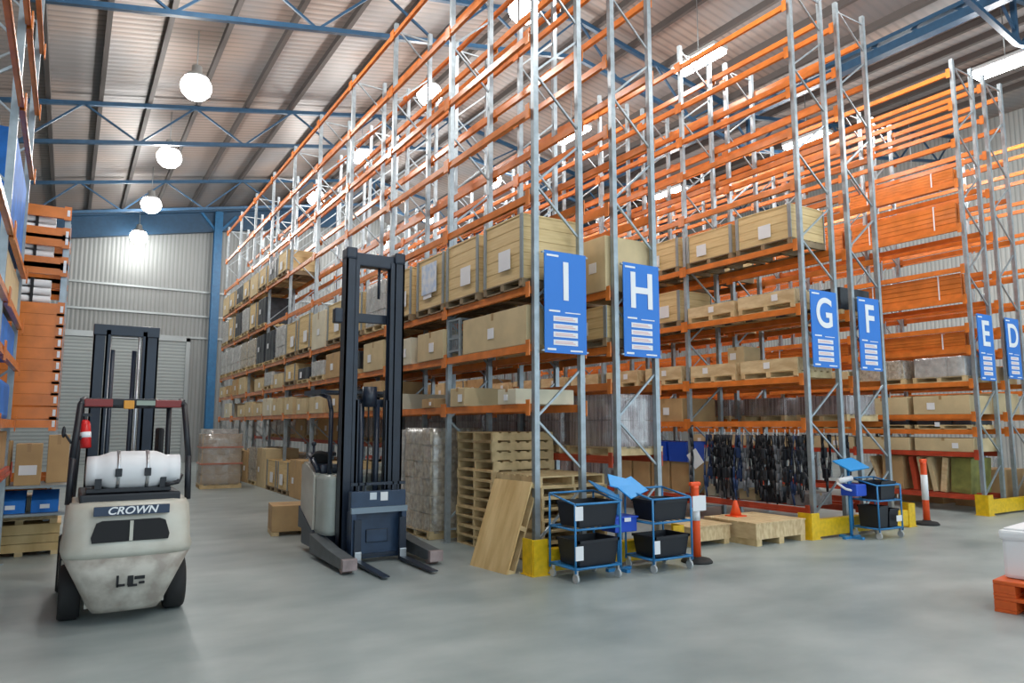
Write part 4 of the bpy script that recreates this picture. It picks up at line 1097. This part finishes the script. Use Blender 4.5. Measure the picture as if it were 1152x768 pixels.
for x, r, y, wd in ((-.475, .27, .02, .19), (.475, .27, .02, .19), (-.49, .33, 1.45, .22), (.49, .33, 1.45, .22)):
    c = MB().lathe((x, y, r), [(r*.55, -wd/2), (r*.93, -wd/2), (r, -wd/2+.03), (r, wd/2-.03), (r*.93, wd/2), (r*.55, wd/2)], 'X', 28, M_RUBBER).build('tyre', M_RUBBER, t)
    MB().lathe((x, y, r), [(r*.3, -wd/2+.02), (r*.56, -wd/2+.03), (r*.56, wd/2-.03), (r*.3, wd/2-.02)], 'X', 20, M_CREAMP).build('wheel_rim', M_CREAMP, c)
mb = MB(); mb.b2(-.5, .5, .3, 1.5, .3, .7, M_CREAMP, .03); mb.b2(-.58, -.4, .35, 1.2, .25, .55, M_DARK, .02); mb.b2(.4, .58, .35, 1.2, .25, .55, M_DARK, .02); mb.b2(-.36, .36, -.3, .3, .14, .34, M_DARK, .01); mb.build('chassis', M_CREAMP, t)
mb = MB(); mb.b2(-.45, .45, -.4, .7, 1.15, 1.25, M_BLACK, .02); mb.b2(-.3, .3, .2, .75, .7, 1.3, M_BLACK, .03); mb.build('engine_cover', M_BLACK, t)
mb = MB(); mb.b2(-.24, .24, .1, .55, 1.32, 1.42, M_BLACK, .04); mb.b2(-.22, .22, .05, .15, 1.3, 1.6, M_BLACK, .04); mb.build('seat', M_BLACK, t)
# gas cylinder
mb = MB(); mb.lathe((0, -.22, 1.47), [(.09, -.41), (.145, -.405), (.15, -.33), (.15, -.31), (.17, -.25), (.19, -.20), (.195, -.15), (.195, .16), (.19, .22), (.17, .27), (.15, .31), (.152, .33), (.152, .44), (.09, .445)], 'X', 28, M_TANK)
g = mb.build('gas_cylinder', M_TANK, t)
for x in (-.13, .13):
    mb = MB(); mb.lathe((0, -.22, 1.47), [(.199, x-.016), (.203, x-.015), (.203, x+.015), (.199, x+.016)], 'X', 28, M_CHROME); s_ = mb.build('cylinder_strap', M_CHROME, g)
    MB().b2(x-.03, x+.03, -.44, -.41, 1.42, 1.50, M_BLACK, .006).build('strap_buckle', M_BLACK, s_)
mb = MB(); mb.b2(-.4, .36, -.36, -.06, 1.26, 1.3, M_BLACK, .006)
for x in (-.3, .28): mb.prism([(-.38, 1.3), (-.02, 1.3), (-.02, 1.42), (-.12, 1.33), (-.3, 1.33), (-.38, 1.4)], x-.03, x+.03, 'X', M_BLACK)
mb.path([(.3, -.38, 1.32), (.42, -.36, 1.34), (.47, -.2, 1.40), (.47, .0, 1.34)], .02, M_BLACK, 8)
mb.build('cylinder_bracket', M_BLACK, t)
# overhead guard
mb = MB(); mb.path([(-.54, -.22, 1.15), (-.53, -.2, 1.6), (-.49, -.02, 2.14), (-.45, .06, 2.2)], .032, M_BLACK, 8); gp = mb.build('rear_guard_post', M_BLACK, t)
mb = MB(); mb.path([(.54, -.22, 1.15), (.53, -.2, 1.6), (.49, -.02, 2.14), (.45, .06, 2.2)], .032, M_BLACK, 8); mb.build('rear_guard_post', M_BLACK, t)
mb = MB(); mb.path([(-.5, 1.35, .7), (-.46, 1.1, 2.15)], .03, M_BLACK, 8); mb.build('front_guard_post', M_BLACK, t)
mb = MB(); mb.path([(.5, 1.35, .7), (.46, 1.1, 2.15)], .03, M_BLACK, 8); mb.build('front_guard_post', M_BLACK, t)
mb = MB(); mb.b2(-.50, .50, .02, .08, 2.13, 2.21, M_BLACK, .01); mb.b2(-.48, .48, 1.08, 1.14, 2.13, 2.21, M_BLACK, .01); mb.b2(-.49, -.44, .05, 1.1, 2.14, 2.2, M_BLACK); mb.b2(.44, .49, .05, 1.1, 2.14, 2.2, M_BLACK)
for k in range(7): x = -.36+k*.12; mb.b2(x-.012, x+.012, .05, 1.12, 2.15, 2.19, M_BLACK)
mb.build('overhead_guard', M_BLACK, t)
M_TAIL = mat('dull_red_tail_lamp', (.22, .022, .02), .4)
MB().b2(-.46, -.2, -.02, .03, 2.12, 2.2, M_TAIL, .01).build('tail_lamp', M_TAIL, t)
MB().b2(.2, .46, -.02, .03, 2.12, 2.2, M_TAIL, .01).build('tail_lamp', M_TAIL, t)
MB().b2(-.1, .0, -.03, .02, 2.1, 2.19, mat('amber_lens', (.7, .3, .02), .3), .01).build('amber_beacon', None, t)
MB().b2(.02, .2, -.02, .02, 2.14, 2.19, mat('green_grey_strip', (.3, .36, .3), .4)).build('warning_strip', None, t)
mb = MB(); mb.cyl((-.42, -.08, 1.70), (-.44, -.04, 1.94), .05, seg=16, m=M_REDX); mb.ball((-.44, -.04, 1.94), .049, M_REDX, 12); ex = mb.build('fire_extinguisher', M_REDX, t)
mb = MB(); mb.cyl((-.44, -.04, 1.96), (-.445, -.03, 2.04), .018, seg=8, m=M_BLACK); mb.b2(-.48, -.38, -.05, -.01, 2.02, 2.05, M_BLACK); mb.build('valve_handle', M_BLACK, ex)
MB().cyl((-.427, -.066, 1.80), (-.4315, -.057, 1.855), .0515, seg=16, m=M_WHITE).build('white_band', M_WHITE, ex)
mb = MB(); mb.path([(-.46, -.1, 1.8), (-.52, -.02, 1.8)], .02, M_BLACK); mb.ball((-.62, -.1, 1.86), .05, M_BLACK, 10, (.4, .5, 1.2)); mb.path([(-.55, -.15, 1.75), (-.62, -.1, 1.86)], .012, M_BLACK); mb.build('mirror', M_BLACK, t)
MB().b2(.3, .36, .5, .9, 1.5, 1.9, M_DARK, .03).build('control_panel', M_DARK, t)
# mast of the gas forklift
for xs, y, z1, wx in (((-.31, .31), 1.95, 3.15, .13), ((-.21, .21), 1.93, 3.15, .05)):
    for x in xs:
        mb = MB(); s_ = 1 if x < 0 else -1
        mb.b2(x-wx/2, x+wx/2, y-.07, y-.05, .1, z1); mb.b2(x-wx/2, x+wx/2, y+.05, y+.07, .1, z1); xo = x - s_*wx/2; mb.b2(min(xo, xo+s_*.02), max(xo, xo+s_*.02), y-.07, y+.07, .1, z1)
        mb.build('mast_rail', M_NAVY, t)
MB().b2(-.38, .38, 1.86, 2.02, 3.08, 3.22, M_NAVY, .01).build('mast_crosshead', M_NAVY, t)
for x in (-.19, .15, .2): MB().cyl((x, 1.88, .5), (x, 1.88, 3.1), .016, seg=8, m=M_CHROME).build('lift_chain', M_CHROME, t)
for x in (-.15, .1): MB().cyl((x, 1.95, .3), (x, 1.95, 2.9), .03, seg=10, m=M_NAVY).build('lift_cylinder', M_NAVY, t)
mb = MB()
for z in (.4, .8): mb.b2(-.5, .5, 2.05, 2.1, z-.05, z+.05)
mb.build('fork_carriage', M_NAVY, t)
for x in (-.3, .3):
    mb = MB(); mb.prism([(2.1, .05), (3.15, .05), (3.15, .065), (2.14, .1), (2.14, .8), (2.1, .8)], x-.06, x+.06, 'X', M_NAVY); mb.build('fork', M_NAVY, t)
